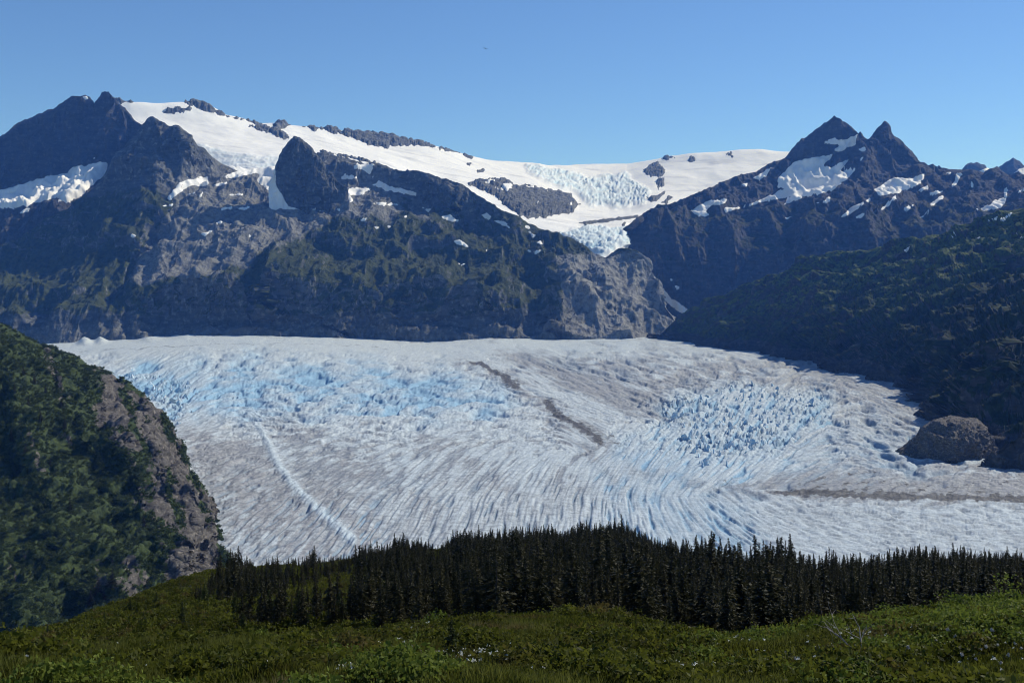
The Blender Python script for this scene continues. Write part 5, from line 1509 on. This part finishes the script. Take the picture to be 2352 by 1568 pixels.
# fluffy seed heads of cotton grass
M_TUFT = MB('cotton'); M_TUFT.color((0.55, 0.51, 0.44)); M_TUFT = M_TUFT.m
head = leafy(0.055, 0.055, 0.06, 60, 0.018, 81, M_TUFT, 4, 0.2, 'seed_head')
stalk = mesh_np('stalk', *tube(np.array([[0, 0, -0.3], [0.01, 0, -0.12], [0, 0, 0.02]]), [0.004, 0.004, 0.003], 4), True, None, M_GRASS)
heads = [(1600, 1545), (1625, 1530), (2085, 1525), (2125, 1530), (2150, 1503), (2062, 1524), (2175, 1482), (2140, 1488), (2195, 1492), (2230, 1506), (2275, 1484), (2290, 1512), (2262, 1480), (2322, 1478), (2335, 1492), (2345, 1520), (2318, 1540), (2240, 1540), (2205, 1552), (2100, 1552), (1805, 1528), (1825, 1545), (2262, 1527), (2300, 1556), (1700, 1552), (2010, 1553)]
rows = []
for k, (x, y) in enumerate(heads):
    b = ground_at(x, y, md); s = [1.0, 0.8, 1.2, 0.9][k % 4]
    side = ('in the right meadow, upper row' if y < 1500 else 'in the right meadow, middle row' if y < 1530 else 'in the right meadow, bottom row') if x > 1900 else 'right of the bottom centre'
    t = thing('cotton_flower', 'pale fluffy seed head ' + side, 'flower', b + np.array([0, 0, 0.3 * s]), k * 1.7, (s, s, s), 'pale seed heads in the meadow')
    link('seed_head', head, None, t); link('stalk', stalk, None, t); rows.append((x, t))
number_off(rows)

# bird high over the snow ridge
M_BIRD = MB('feathers'); M_BIRD.color((0.025, 0.024, 0.026)); M_BIRD = M_BIRD.m
t = thing('bird', 'tiny dark soaring bird high in the blue sky', 'bird', at(1115, 112, 300.0), 0.3)
xs = np.linspace(-0.42, 0.42, 8); rb = np.array([0.012, 0.05, 0.085, 0.095, 0.085, 0.06, 0.05, 0.015])
bv, bf = tube(np.column_stack([0 * xs, xs, 0.02 * np.sin(xs * 3)]), rb, 8)
bv2 = np.array([[-0.02, -0.34, 0], [0.02, -0.34, 0], [0.1, -0.55, 0.005], [-0.1, -0.55, 0.005]])
bf = np.concatenate([bf, np.arange(4)[None] + len(bv)])
link('body', mesh_np('body', np.concatenate([bv, bv2]), bf, True, None, M_BIRD), None, t)
for sg, dz in ((-1, 0.10), (1, -0.10)):
    st = np.array([[0.05, 0.14, -0.12], [0.25, 0.2, -0.1], [0.5, 0.14, -0.12], [0.62, 0.02, -0.16]])
    V_ = []
    for x, le, te in st:
        z = 0.02 + 0.12 * math.sin(x * 3.0) * (1 if sg < 0 else 0.6) + dz * x
        V_ += [[sg * x, le, z], [sg * x, te, z], [sg * x, (le + te) / 2, z + 0.025]]
    f = []
    for i in range(3):
        a = i * 3
        f += [[a, a + 3, a + 5, a + 2], [a + 2, a + 5, a + 4, a + 1], [a + 1, a + 4, a + 3, a]]
    link('wing', mesh_np('wing', np.array(V_), np.array(f), True, None, M_BIRD), None, t)

# ----------------------------------------------------------------------------
# the air
# ----------------------------------------------------------------------------
hz = MB('haze')
hz.t.nodes.remove(hz.b)
pv = hz.n('ShaderNodeVolumePrincipled')
pv.inputs['Color'].default_value = (0.10, 0.30, 1.0, 1)
pv.inputs['Density'].default_value = 3.6e-5
pv.inputs['Anisotropy'].default_value = 0.0
pv.inputs['Absorption Color'].default_value = (1, 1, 1, 1)
hz.l(pv.outputs[0], hz.t.nodes['Material Output'].inputs['Volume'])
a, y0, y1, z0, z1 = 26500.0, -3500.0, 34500.0, -521.0, 2100.0
V = [(-a, y0, z0), (a, y0, z0), (a, y1, z0), (-a, y1, z0), (-a, y0, z1), (a, y0, z1), (a, y1, z1), (-a, y1, z1)]
me = mesh_np('haze', V, [(0, 3, 2, 1), (4, 5, 6, 7), (0, 1, 5, 4), (1, 2, 6, 5), (2, 3, 7, 6), (3, 0, 4, 7)], False, None, hz.m)
o = link('haze', me); o['kind'] = 'stuff'
